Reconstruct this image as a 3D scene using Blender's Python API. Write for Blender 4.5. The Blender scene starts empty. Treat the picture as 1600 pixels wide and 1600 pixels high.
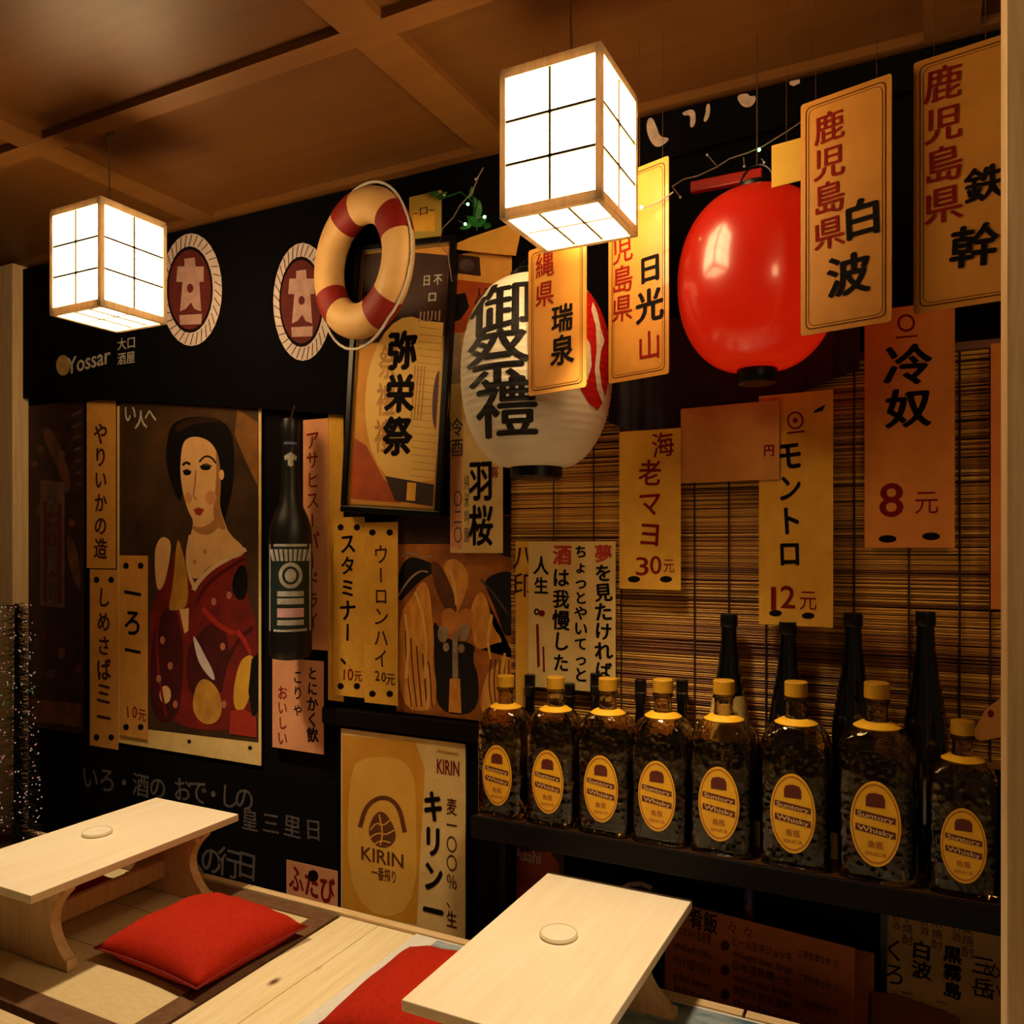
import bpy, bmesh, math, random
from mathutils import Vector, Matrix
random.seed(7)
R = math.radians
SC = bpy.context.scene
COL = SC.collection

# ------------------------------------------------------------------ camera
EYE = 1.55                       # eye height above the floor
YAW = R(26.95)
F = 1279.0                       # focal length in pixels of a 1600 frame
HOR = 849.0                      # row of the horizon
cam_d = bpy.data.cameras.new('camera')
cam = bpy.data.objects.new('camera', cam_d); COL.objects.link(cam)
cam.location = (0, 0, EYE); cam.rotation_euler = (R(90), 0, YAW)
cam_d.sensor_fit = 'HORIZONTAL'; cam_d.sensor_width = 36.0
cam_d.lens = F / 1600 * 36.0
cam_d.shift_y = (HOR - 800) / 1600
cam_d.clip_start = 0.02
SC.camera = cam

# ------------------------------------------------------------------ world and exposure
w = bpy.data.worlds.new('world'); SC.world = w; w.use_nodes = True
w.node_tree.nodes['Background'].inputs[0].default_value = (1.0, 0.62, 0.32, 1)
w.node_tree.nodes['Background'].inputs[1].default_value = 0.035
vs = SC.view_settings
vs.view_transform = 'Standard'; vs.look = 'None'; vs.exposure = 0.22; vs.gamma = 1.0
vs.use_curve_mapping = False
SC.cycles.max_bounces = 9; SC.cycles.diffuse_bounces = 3; SC.cycles.glossy_bounces = 3; SC.cycles.transmission_bounces = 9
SC.cycles.caustics_reflective = False
LAMP = 19.0                      # radiance of the lit paper of the box lamps
LAMPCOL = (1.0, 0.66, 0.31)
LAMPCOL2 = (1.0, 0.78, 0.50)
ADDED_SPOT = 80.0                      # watts of the spot light added below each lamp, shining down

# ------------------------------------------------------------------ measures of the place
KY = 1.1          # depths below are given for a wall 2 m away; the wall stands at 2 * KY
WALL = 2.0 * KY   # back wall
CEIL = EYE + 1.18
BENCH = EYE - 1.102
TABLE = EYE - 0.865
SHELF = EYE - 0.747
SHY = 1.95        # front of the bottle shelf
FWD = Vector((-math.sin(YAW), math.cos(YAW), 0))
RGT = Vector((math.cos(YAW), math.sin(YAW), 0))
CAM = Vector((0, 0, EYE))
def ray(px, py): return FWD + RGT * ((px - 800) / F) + Vector((0, 0, (HOR - py) / F))
def at(px, py, Y):
    d = ray(px, py); return CAM + d * (Y * KY / d.y)
def on_z(px, py, z):
    d = ray(px, py); return CAM + d * ((z - EYE) / d.z)

# ------------------------------------------------------------------ materials
def lin(h):
    h = h.lstrip('#'); c = [int(h[i:i+2], 16) / 255 for i in (0, 2, 4)]
    return tuple(x / 12.92 if x <= .04045 else ((x + .055) / 1.055) ** 2.4 for x in c)
MATS = {}
def M(name, hexc, rough=.7, var=.12, scale=14, stretch=(1, 1, 1), bump=0.0, metal=0.0, spec=.4, second=None, coat=0.0):
    if name in MATS: return MATS[name]
    m = bpy.data.materials.new(name); m.use_nodes = True
    nt = m.node_tree; b = nt.nodes['Principled BSDF']; L = nt.links.new
    c = lin(hexc)
    c2 = lin(second) if second else tuple(max(0, x * (1 - 2 * var)) for x in c)
    tc = nt.nodes.new('ShaderNodeTexCoord'); mp = nt.nodes.new('ShaderNodeMapping')
    mp.inputs['Scale'].default_value = stretch
    L(tc.outputs['Object'], mp.inputs['Vector'])
    n = nt.nodes.new('ShaderNodeTexNoise'); n.inputs['Scale'].default_value = scale
    n.inputs['Detail'].default_value = 5; n.inputs['Roughness'].default_value = .6
    L(mp.outputs[0], n.inputs['Vector'])
    rp = nt.nodes.new('ShaderNodeValToRGB')
    rp.color_ramp.elements[0].position = .32; rp.color_ramp.elements[1].position = .66
    rp.color_ramp.elements[0].color = (*c2, 1); rp.color_ramp.elements[1].color = (*c, 1)
    L(n.outputs['Fac'], rp.inputs[0]); L(rp.outputs[0], b.inputs['Base Color'])
    b.inputs['Roughness'].default_value = rough; b.inputs['Metallic'].default_value = metal
    b.inputs['Specular IOR Level'].default_value = spec
    b.inputs['Coat Weight'].default_value = coat
    if bump:
        bp = nt.nodes.new('ShaderNodeBump'); bp.inputs['Strength'].default_value = bump
        bp.inputs['Distance'].default_value = .004
        L(n.outputs['Fac'], bp.inputs['Height']); L(bp.outputs[0], b.inputs['Normal'])
    MATS[name] = m; return m
def wood(name, light, dark, axis='Y', rough=.5, scale=9, knots=False, coat=0.0):
    st = {'X': (.6, 9, 9), 'Y': (9, .6, 9), 'Z': (9, 9, .6)}[axis]
    m = M(name, light, rough, .1, scale, st, .12, 0, .4, dark, coat)
    if knots and 'knots' not in m:
        nt = m.node_tree; b = nt.nodes['Principled BSDF']; L = nt.links.new
        tc = nt.nodes.new('ShaderNodeTexCoord'); mp = nt.nodes.new('ShaderNodeMapping')
        mp.inputs['Scale'].default_value = (7, 3.6, 7) if axis == 'Y' else (3.6, 7, 7)
        v = nt.nodes.new('ShaderNodeTexVoronoi'); v.inputs['Scale'].default_value = 1.0
        r = nt.nodes.new('ShaderNodeValToRGB'); r.color_ramp.elements[0].position = .035; r.color_ramp.elements[1].position = .10
        r.color_ramp.elements[0].color = (1, 1, 1, 1); r.color_ramp.elements[1].color = (0, 0, 0, 1)
        mx = nt.nodes.new('ShaderNodeMixRGB'); mx.inputs[2].default_value = (*lin('5a3a1c'), 1)
        old = b.inputs['Base Color'].links[0].from_socket
        L(tc.outputs['Object'], mp.inputs[0]); L(mp.outputs[0], v.inputs['Vector']); L(v.outputs['Distance'], r.inputs[0])
        L(r.outputs[0], mx.inputs[0]); L(old, mx.inputs[1]); L(mx.outputs[0], b.inputs['Base Color'])
        m['knots'] = 1
    return m
def glow(name, rgb, strength):
    if name in MATS: return MATS[name]
    m = bpy.data.materials.new(name); m.use_nodes = True; nt = m.node_tree
    b = nt.nodes['Principled BSDF']; b.inputs['Base Color'].default_value = (*rgb, 1)
    b.inputs['Emission Color'].default_value = (*rgb, 1); b.inputs['Emission Strength'].default_value = strength
    b.inputs['Roughness'].default_value = .5
    # a faint fibre pattern in the sheen of the surface
    n = nt.nodes.new('ShaderNodeTexNoise'); n.inputs['Scale'].default_value = 30
    mr = nt.nodes.new('ShaderNodeMapRange'); mr.inputs['To Min'].default_value = .4; mr.inputs['To Max'].default_value = .6
    nt.links.new(n.outputs['Fac'], mr.inputs['Value']); nt.links.new(mr.outputs[0], b.inputs['Roughness'])
    MATS[name] = m; return m
def glass(name, hexc, rough=.03, ior=1.45, bump=0.0, scale=40):
    if name in MATS: return MATS[name]
    m = bpy.data.materials.new(name); m.use_nodes = True; nt = m.node_tree
    b = nt.nodes['Principled BSDF']; b.inputs['Base Color'].default_value = (*lin(hexc), 1)
    b.inputs['Transmission Weight'].default_value = 1; b.inputs['Roughness'].default_value = rough
    b.inputs['IOR'].default_value = ior
    if bump:
        tc = nt.nodes.new('ShaderNodeTexCoord')
        v = nt.nodes.new('ShaderNodeTexVoronoi'); v.inputs['Scale'].default_value = scale
        nt.links.new(tc.outputs['Object'], v.inputs['Vector'])
        bp = nt.nodes.new('ShaderNodeBump'); bp.inputs['Strength'].default_value = bump; bp.inputs['Distance'].default_value = .006
        nt.links.new(v.outputs['Distance'], bp.inputs['Height']); nt.links.new(bp.outputs[0], b.inputs['Normal'])
    MATS[name] = m; return m

INK = M('black_ink', '0e0807', .85, .2, 60, spec=.1)
RED = M('red_ink', '7c150a', .85, .15, 60, spec=.1)
BRN = M('brown_ink', '44200e', .85, .15, 60, spec=.1)
CHALK = M('chalk', '6e635c', .95, .35, 90)
BLACKM = M('black_metal', '0b0a0a', .35, .2, 20, metal=.3)
STRING = M('string', '4a3218', .9, .1, 200)
WHITEROPE = M('white_rope', 'd8cfc4', .9, .1, 150)

# ------------------------------------------------------------------ mesh helpers
def tag(o, label=None, cat=None, group=None, kind=None):
    if label: o['label'] = label
    if cat: o['category'] = cat
    if group: o['group'] = group
    if kind: o['kind'] = kind
    return o
def obj(name, verts, faces, mat, parent=None, smooth=False, loc=None, rot=None):
    me = bpy.data.meshes.new(name); me.from_pydata([tuple(v) for v in verts], [], faces); me.update()
    if smooth:
        for p in me.polygons: p.use_smooth = True
    me.materials.append(mat)
    o = bpy.data.objects.new(name, me); COL.objects.link(o)
    if parent: o.parent = parent
    if loc is not None: o.location = loc
    if rot is not None: o.rotation_euler = rot
    return o
def share(name, me, parent, loc=(0, 0, 0), rot=(0, 0, 0), scale=(1, 1, 1)):
    o = bpy.data.objects.new(name, me); COL.objects.link(o); o.parent = parent
    o.location = loc; o.rotation_euler = rot; o.scale = scale; return o
def empty(name, loc=(0, 0, 0), rz=0):
    o = bpy.data.objects.new(name, None); COL.objects.link(o); o.empty_display_size = .05
    o.location = loc; o.rotation_euler = (0, 0, rz); return o
class MB:
    def __init__(s): s.v = []; s.f = []
    def add(s, v, f):
        k = len(s.v); s.v += [tuple(x) for x in v]; s.f += [tuple(i + k for i in q) for q in f]; return s
    def box(s, x0, x1, y0, y1, z0, z1, bev=0.0):
        if bev <= 0:
            v = [(x, y, z) for z in (z0, z1) for y in (y0, y1) for x in (x0, x1)]
            return s.add(v, [(0, 2, 3, 1), (4, 5, 7, 6), (0, 1, 5, 4), (2, 6, 7, 3), (0, 4, 6, 2), (1, 3, 7, 5)])
        bm = bmesh.new(); bmesh.ops.create_cube(bm, size=1)
        for q in bm.verts:
            q.co = ((x0 + x1) / 2 + q.co.x * (x1 - x0), (y0 + y1) / 2 + q.co.y * (y1 - y0), (z0 + z1) / 2 + q.co.z * (z1 - z0))
        bmesh.ops.bevel(bm, geom=bm.edges[:], offset=bev, segments=2, affect='EDGES', profile=.5)
        bm.verts.index_update()
        s.add([q.co for q in bm.verts], [[q.index for q in f.verts] for f in bm.faces]); bm.free(); return s
    def lathe(s, prof, seg=32, c=(0, 0), sx=1, sy=1, power=2):
        k = len(s.v)
        for r, z in prof:
            for i in range(seg):
                a = 2 * math.pi * i / seg; ca, sa = math.cos(a), math.sin(a)
                if power != 2:
                    e = 2 / power; ca = math.copysign(abs(ca) ** e, ca); sa = math.copysign(abs(sa) ** e, sa)
                s.v.append((c[0] + r * ca * sx, c[1] + r * sa * sy, z))
        for j in range(len(prof) - 1):
            for i in range(seg):
                n = (i + 1) % seg
                s.f.append((k + j * seg + i, k + j * seg + n, k + (j + 1) * seg + n, k + (j + 1) * seg + i))
        s.f.append(tuple(k + i for i in reversed(range(seg))))
        s.f.append(tuple(k + (len(prof) - 1) * seg + i for i in range(seg)))
        return s
    def tube(s, pts, r, seg=8, closed=False):
        pts = [Vector(p) for p in pts]; n = len(pts); k = len(s.v)
        for i, p in enumerate(pts):
            if closed: d = pts[(i + 1) % n] - pts[i - 1]
            else: d = pts[min(i + 1, n - 1)] - pts[max(i - 1, 0)]
            d.normalize()
            a = d.cross(Vector((0, 0, 1)))
            if a.length < .05: a = d.cross(Vector((0, 1, 0)))
            a.normalize(); b = d.cross(a)
            rr = r[i] if isinstance(r, (list, tuple)) else r
            for j in range(seg):
                t = 2 * math.pi * j / seg; s.v.append(tuple(p + a * (rr * math.cos(t)) + b * (rr * math.sin(t))))
        m = n if closed else n - 1
        for i in range(m):
            for j in range(seg):
                q = (i + 1) % n; l = (j + 1) % seg
                s.f.append((k + i * seg + j, k + q * seg + j, k + q * seg + l, k + i * seg + l))
        if not closed:
            s.f.append(tuple(k + j for j in range(seg))); s.f.append(tuple(k + (n - 1) * seg + j for j in reversed(range(seg))))
        return s
    def prism(s, poly, axis, d0, d1):
        """a 2-D outline given thickness along an axis ('y': outline is x,z ; 'z': outline is x,y)"""
        n = len(poly); k = len(s.v)
        for d in (d0, d1):
            for p, q in poly: s.v.append((p, d, q) if axis == 'y' else ((p, q, d) if axis == 'z' else (d, p, q)))
        s.f.append(tuple(k + i for i in range(n))); s.f.append(tuple(k + n + i for i in reversed(range(n))))
        for i in range(n):
            j = (i + 1) % n; s.f.append((k + i, k + n + i, k + n + j, k + j))
        return s
    def build(s, name, mat, parent=None, smooth=False, loc=None, rot=None):
        o = obj(name, s.v, s.f, mat, parent, False, loc, rot)
        bm = bmesh.new(); bm.from_mesh(o.data); bmesh.ops.recalc_face_normals(bm, faces=bm.faces[:]); bm.to_mesh(o.data); bm.free()
        if smooth:
            o.data.polygons.foreach_set('use_smooth', [True] * len(o.data.polygons))
            try: o.data.set_sharp_from_angle(angle=R(38))
            except Exception: pass
        return o

# ------------------------------------------------------------------ lettering
_gc = {}
_tc = bpy.data.curves.new('lettering_source', 'FONT'); _tc.resolution_u = 3
_to = bpy.data.objects.new('lettering_source', _tc); COL.objects.link(_to)
def glyph(txt, bold=.02):
    """outline of a string as (verts2d, faces), cached; em size 1, origin bottom left"""
    key = (txt, bold)
    if key not in _gc:
        _tc.body = txt
        bpy.context.view_layer.update()
        me = bpy.data.meshes.new_from_object(_to.evaluated_get(bpy.context.evaluated_depsgraph_get()))
        v0 = [(v.co.x, v.co.y) for v in me.vertices]; f0 = [tuple(p.vertices) for p in me.polygons]; V, Fc = [], []
        v0 = [(v.co.x, v.co.y) for v in me.vertices]
        sh = [(0, 0)] if bold < .004 else [(bold, 0), (-bold, 0), (0, bold * .7), (0, -bold * .7)] + ([(bold * .6, bold * .5), (-bold * .6, -bold * .5)] if bold > .025 else [])
        for ci, (dx, dy) in enumerate(sh):
            k = len(V); V += [(x + dx, y + dy, ci * .00004) for x, y in v0]; Fc += [tuple(i + k for i in q) for q in f0]
        _gc[key] = (V, Fc)
        bpy.data.meshes.remove(me)
    return _gc[key]

JOINED = {'rope_twist_line', 'printed_rib', 'printed_small_text', 'printed_pleat', 'label_ray'}
class Sheet:
    """a flat thing on a vertical plane; local x to the right, z up, the camera side is -y"""
    def __init__(s, name, label, cat, box, Y, mat, rot=0, roll=0, thick=.002, group=None, corner=0, build=True, outline=None, kind=None):
        l, r, t, b = box
        s.rot = R(rot); s.P0 = at((l + r) / 2, (t + b) / 2, Y)
        s.u = Vector((math.cos(s.rot), -math.sin(s.rot), 0)); s.n = Vector((-math.sin(s.rot), -math.cos(s.rot), 0))
        s.thick = thick; s.root = None; s.soft = False; s.mbs = {}; s.layer = 1
        x0 = s.loc(l, (t + b) / 2)[0]; x1 = s.loc(r, (t + b) / 2)[0]
        pc = (l + r) / 2; z1 = s.loc(pc, t)[1]; z0 = s.loc(pc, b)[1]
        s.x0, s.x1, s.z0, s.z1 = x0, x1, z0, z1
        s.box = box
        if outline: poly = [s.loc(*p) for p in outline]
        elif corner:
            poly = []
            for cx, cz, a0 in ((x1 - corner, z1 - corner, 0), (x0 + corner, z1 - corner, 90), (x0 + corner, z0 + corner, 180), (x1 - corner, z0 + corner, 270)):
                for k in range(5):
                    a = R(a0 + k * 22.5); poly.append((cx + corner * math.cos(a), cz + corner * math.sin(a)))
        else: poly = [(x0, z0), (x1, z0), (x1, z1), (x0, z1)]
        s.root = MB().prism(poly, 'y', -thick, 0).build(name, mat, loc=s.P0, rot=(0, R(roll), -s.rot))
        tag(s.root, label, cat, group, kind)
    def loc(s, px, py):
        d = ray(px, py); t = (s.P0 - CAM).dot(s.n) / d.dot(s.n); P = CAM + d * t - s.P0
        return (P.dot(s.u), P.z)
    def y(s, layer): return -s.thick - .0004 * layer - .000012 * s.layer
    def mb(s, name, mat, layer):
        if name not in JOINED: s.layer += 1; k = (name, mat.name, s.layer)
        else: k = (name, mat.name, 0)
        if k not in s.mbs: s.mbs[k] = (MB(), mat)
        return s.mbs[k][0]
    def flat(s, poly, mat, layer=1, name='printed_shape', local=False):
        if s.soft and len(poly) >= 6 and name != 'printed_ground':
            for _ in range(2):
                q_ = []
                for i, p in enumerate(poly):
                    n_ = poly[(i + 1) % len(poly)]; q_ += [(p[0] * .75 + n_[0] * .25, p[1] * .75 + n_[1] * .25), (p[0] * .25 + n_[0] * .75, p[1] * .25 + n_[1] * .75)]
                poly = q_
        pts = poly if local else [s.loc(*p) for p in poly]
        m = s.mb(name, mat, layer); y = s.y(layer)
        m.add([(p[0], y, p[1]) for p in pts], [tuple(range(len(pts)))])
    def ell(s, cx, cy, rx, ry, mat, layer=1, name='printed_shape', a0=0, a1=360):
        n = 28; s.flat([(cx + rx * math.cos(R(a0 + (a1 - a0) * i / n)), cy + ry * math.sin(R(a0 + (a1 - a0) * i / n))) for i in range(n + (0 if a1 - a0 == 360 else 1))], mat, layer, name)
    def band(s, pts, wpx, mat, layer=1, name='printed_stroke'):
        """a brush stroke along pixel points with widths"""
        if s.soft and len(pts) >= 3 and not isinstance(wpx, (list, tuple)):
            for _ in range(2):
                q_ = [pts[0]]
                for i in range(len(pts) - 1):
                    p, n_ = pts[i], pts[i + 1]; q_ += [(p[0] * .75 + n_[0] * .25, p[1] * .75 + n_[1] * .25), (p[0] * .25 + n_[0] * .75, p[1] * .25 + n_[1] * .75)]
                pts = q_ + [pts[-1]]
        m = s.mb(name, mat, layer); y = s.y(layer); n = len(pts); L_ = []; R_ = []
        for i, p in enumerate(pts):
            a = pts[max(i - 1, 0)]; b = pts[min(i + 1, n - 1)]
            dx, dy = b[0] - a[0], b[1] - a[1]; q = math.hypot(dx, dy) or 1
            ww = (wpx[i] if isinstance(wpx, (list, tuple)) else wpx) / 2
            L_.append(s.loc(p[0] - dy / q * ww, p[1] + dx / q * ww)); R_.append(s.loc(p[0] + dy / q * ww, p[1] - dx / q * ww))
        m.add([(p[0], y, p[1]) for p in L_ + R_], [(i, i + 1, n + i + 1, n + i) for i in range(n - 1)])
    def vtext(s, txt, px, y0, y1, mat, bold=.025, wide=1.0, fill=.96, jit=0.0, layer=2, name='lettering', slant=0.0, maxw=None):
        """characters one below the other between pixel rows y0 and y1"""
        n = len(txt); y = s.y(layer)
        for i, ch in enumerate(txt):
            if ch == ' ': continue
            cy = y0 + (y1 - y0) * (i + .5) / n; cx = px + slant * (cy - (y0 + y1) / 2)
            c = s.loc(cx, cy); h = abs(s.loc(px, y0)[1] - s.loc(px, y1)[1]) / n * fill
            wd = h * wide
            if maxw: wd = min(wd, maxw)
            v, f = glyph(ch, bold); xs = [q[0] for q in v] or [0]; ac = 1.0 if ord(ch) > 0x2000 else max(xs)
            a = R(random.uniform(-jit, jit)); k = 1 + random.uniform(-jit, jit) * .012
            if ch == 'ー': a += R(90)
            out = []
            for qx, qy, qd in v:
                X = (qx - ac / 2) * wd * k; Z = (qy - .375) * h * k
                out.append((X * math.cos(a) - Z * math.sin(a), -qd, X * math.sin(a) + Z * math.cos(a)))
            obj('painted_character', out, f, mat, s.root, loc=(c[0], y, c[1]))
    def htext(s, txt, px0, px1, pyc, hpx, mat, bold=.02, layer=2, name='lettering', slope=0.0):
        """a line of text between two pixel columns"""
        v, f = glyph(txt, bold)
        if not v: return
        a = min(q[0] for q in v); b = max(q[0] for q in v)
        x0 = s.loc(px0, pyc)[0]; x1 = s.loc(px1, pyc)[0]; zc = s.loc((px0 + px1) / 2, pyc)[1]
        h = abs(s.loc(px0, pyc - hpx / 2)[1] - s.loc(px0, pyc + hpx / 2)[1])
        m = s.mb(name, mat, layer); y = s.y(layer); k = (x1 - x0) / (b - a)
        m.add([((x0 + (q[0] - a) * k), y - q[2], zc + (q[1] - .36) * h + slope * ((q[0] - a) / (b - a) - .5) * (x1 - x0)) for q in v], f)
    def rim(s, inset, width, mat, layer=1, corner=0.0, name='border_line', notch=0.0):
        m = s.mb(name, mat, layer); y = s.y(layer)
        def loop(i):
            x0, x1, z0, z1 = s.x0 + i, s.x1 - i, s.z0 + i, s.z1 - i; c = max(corner - (i - inset), .0005); P = []
            for cx, cz, a0 in ((x1 - c, z1 - c, 0), (x0 + c, z1 - c, 90), (x0 + c, z0 + c, 180), (x1 - c, z0 + c, 270)):
                for k in range(5):
                    a = R(a0 + k * 22.5); P.append((cx + c * math.cos(a), y, cz + c * math.sin(a)))
            return P
        A, B = loop(inset), loop(inset + width); n = len(A)
        m.add(A + B, [(i, (i + 1) % n, n + (i + 1) % n, n + i) for i in range(n)])
    def done(s):
        for (name, mn, layer), (m, mat) in s.mbs.items():
            if m.v:
                o = obj(name, m.v, m.f, mat, s.root)
                if name in JOINED: o['kind'] = 'stuff'
        s.mbs = {}
        return s.root
    def strings(s, px_list, top=CEIL):
        for p in px_list:
            a = s.loc(p, s.box[2] + 4); x, z = a[0], s.z1
            m = MB().tube([(x, -s.thick / 2, z - .004), (x, -s.thick / 2, top - s.P0.z - .002)], .0006, 6)
            m.build('hanging_string', STRING, s.root)

# ================================================================== THE SETTING
wallm = M('dark_plaster', '0e0906', .9, .3, 6, bump=.2, spec=.1)
tag(MB().box(-3.75, 1.1, WALL, WALL + .08, 0, CEIL + .1).build('wall_back', wallm), kind='structure')
tag(MB().box(-3.83, -3.75, -1.2, WALL + .08, 0, CEIL + .1).build('wall_left', M('brown_plaster', '3a2413', .8, .2, 6)), kind='structure')
tag(MB().box(-3.83, 1.75, -1.75, WALL + .08, -.06, 0).build('floor', wood('floor_wood', '5b4028', '3d2817', 'X', .5)), kind='structure')

# ceiling: low flat bands framing recessed wooden panels
ceil = empty('ceiling', (0, 0, CEIL)); tag(ceil, kind='structure')
CP = wood('ceiling_panel_wood', '6a431a', '603b16', 'X', .5, 3)
CB = wood('ceiling_band_wood', '7a5022', '70471d', 'X', .5, 3)
q_ = 1.18 / 1.06
xb = [(-3.9, -3.62), (-2.17 * q_, -2.07 * q_), (-1.09 * q_, -.985 * q_), (-.01, .105), (1.19, 1.75)]
yb = [(-1.75, -1.69), (-.78, -.705), (.345, .41), (1.355 * q_, 1.41 * q_), (1.935 * q_, 2.3)]
for y0, y1 in yb: MB().box(-3.9, 1.75, y0, y1, 0, .035).build('ceiling_band', CB, ceil)
for x0, x1 in xb:
    for j in range(len(yb) - 1): MB().box(x0, x1, yb[j][1], yb[j + 1][0], 0.0005, .035).build('ceiling_cross_band', CB, ceil)
for i in range(len(xb) - 1):
    for j in range(len(yb) - 1):
        MB().box(xb[i][1] - .01, xb[i + 1][0] + .01, yb[j][1] - .01, yb[j + 1][0] + .01, .024, .05).build('ceiling_panel', CP, ceil)

# posts
postm = wood('pale_post_wood', 'e8cda2', 'd2b080', 'Z', .5)
pr = at(1578, 800, 1.3 / KY)
t = MB().box(0, .12, 0, .1, 0, CEIL - BENCH, .004).build('trim_1', postm, loc=(pr.x - .004, 1.3, BENCH)); tag(t, kind='structure')
pl = at(4, 800, 1.93)
t = MB().box(0, .108, 0, .07, 0, CEIL - 0, .003).build('trim_2', postm, loc=(pl.x - .03, 1.925 * KY, 0)); tag(t, kind='structure')

# ------------------------------------------------------------------ raised seating platform
plat = empty('seating_platform', (0, 0, 0)); tag(plat, 'raised pine seating platform with inset straw mat along the poster wall', 'platform')
PINE = wood('knotty_pine', 'e8d6ae', 'dcc492', 'Y', .45, 7, True)
PINEX = wood('knotty_pine_lengthwise', 'dcc69a', 'cbae7c', 'X', .45, 7, True)
MB().box(-3.38, .9, .72, 1.96, 0, BENCH - .03).build('plinth', wood('plinth_wood', '7a5430', '5f3f22', 'X'), plat)
LEDGE = BENCH - .135
MB().box(-3.5, 1.0, 1.962, 2.165, 0, LEDGE, .002).build('rear_ledge', wood('plinth_wood', ''  , ''), plat)
TX0, TX1, TY0, TY1 = -3.1, -1.55, 1.2, 1.93
x = TX1 + .002
wds = [.137, .15, .142, .155, .14, .15, .146, .138, .15, .142, .15, .146, .138, .15, .16, .15, .15]
i = 0
while x < .88:
    x1 = min(x + wds[i % len(wds)], .9)
    MB().box(x, x1 - .0025, 1.185, 1.93, BENCH - .03, BENCH - random.uniform(0, .001), .0015).build('plank', PINE, plat); x = x1; i += 1
for k, (y0, y1) in enumerate(((.72, .885), (.885, 1.04), (1.04, 1.183))):
    for xa, xb_ in ((-3.38, -1.9 + .2 * k), (-1.9 + .2 * k, -.5 - .15 * k), (-.5 - .15 * k, .9)):
        MB().box(xa, xb_ - .003, y0, y1 - .003, BENCH - .03, BENCH - .0005 * k, .0015).build('plank', PINEX, plat)
RAIL = wood('pale_rail_wood', 'd9bb8c', 'c5a16d', 'X', .5)
for xa, xb_ in ((-3.38, -1.93), (-1.926, -1.1), (-1.096, -.385), (-.378, .9)):
    MB().box(xa, xb_, 1.933, 1.96, BENCH - .03, BENCH + .008, .0015).build('back_rail', RAIL, plat)
# straw mat
tat = empty('tatami_mat', (TX0, TY0, BENCH - .028)); tag(tat, 'straw tatami mat with brown cloth border sunk into the platform', 'tatami mat')
STRAW = M('rush_straw', 'd3bd8e', .8, .08, 30, (1, 14, 1), .35, second='c2a976')
HERI = M('brown_cloth_border', '6e4a2c', .9, .15, 40, second='593a20')
MB().box(.06, 1.54 - .06, .06, .73 - .055, .0, .026).build('woven_straw', STRAW, tat)
for (x0, x1, y0, y1) in ((0, 1.545, 0, .062), (0, 1.545, .675, .727), (0, .062, .062, .675), (1.48, 1.545, .062, .675)):
    MB().box(x0, x1, y0, y1, 0, .031, .002).build('cloth_border', HERI, tat)
for y0 in (.28, .49): MB().box(.062, 1.48, y0, y0 + .0015, .0255, .0268).build('weave_seam', HERI, tat)
# pale cotton mat
mat2 = empty('floor_rug', (-1.28, 1.2, BENCH)); tag(mat2, 'thin off-white rug with grey-blue brushed pattern under the nearer table', 'rug')
WHT = M('offwhite_cotton', 'd9d2c6', .95, .06, 60, bump=.2)
BLUE = M('greyblue_brushed', '3f5a66', .95, .3, 7, (1, 2.5, 1), second='9fa6a4')
MB().box(0, 1.75, 0, .725, .0012, .008, .002).build('rug_ground', WHT, mat2)
MB().box(.075, 1.72, .555, .715, .0082, .0092).build('pattern_strip', BLUE, mat2)

# ------------------------------------------------------------------ shelf and wall mouldings
DARKW = wood('black_stained_wood', '0b0705', '060302', 'X', .55, 6)
DARKW.node_tree.nodes['Principled BSDF'].inputs['Specular IOR Level'].default_value = .12
SHX0 = at(738, 1275, SHY / KY).x
sh = empty('bottle_shelf', (SHX0, SHY, 0)); tag(sh, 'long dark wooden shelf carrying the row of whisky bottles', 'shelf')
MB().box(0,   .9 - SHX0, 0, .246, SHELF - .024, SHELF, .003).build('shelf_board', wood('shelf_top_wood', '3d2614', '26160c', 'X', .22, 6, coat=.4), sh)
MB().box(0, .9 - SHX0, -.012, 0, SHELF - .055, SHELF + .004, .003).build('front_lip', DARKW, sh)
MB().box(.0, .02, 0.16, .23, LEDGE + .001, SHELF - .026).build('side_panel', DARKW, sh)
bx0 = at(503, 1110, 1.97).x; bx1 = at(840, 1110, 1.97).x
zt = at(620, 1118, 1.97).z
ml = MB().box(bx0, bx1, 1.968 * KY, WALL - .001, zt - .055, zt, .004).build('picture_rail', DARKW)
tag(ml, 'black horizontal wooden rail above the gold beer poster', 'rail')
# chalk board below
BOARD = M('black_chalkboard', '080606', .9, .3, 5, spec=.1)
cb = Sheet('chalkboard', 'black chalkboard with faint handwriting behind the far table', 'chalkboard', (60, 528, 1185, 1400), 1.992, BOARD, thick=.006)
for tx, p0, p1, py, h, sl in (('いろ・酒の', 130, 262, 1222, 42, -.02), ('おで・しの', 275, 396, 1240, 44, -.02), ('皇三里日', 376, 508, 1288, 38, -.02), ('人の行日', 290, 402, 1345, 50, -.02)):
    for i, ch in enumerate(tx):
        q = (i + .5) / len(tx); yy = py + (q - .5) * (p1 - p0) * .15
        cb.vtext(ch, p0 + (p1 - p0) * q, yy - h / 2, yy + h / 2, CHALK, bold=.012, jit=4)
cb.done()

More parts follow.
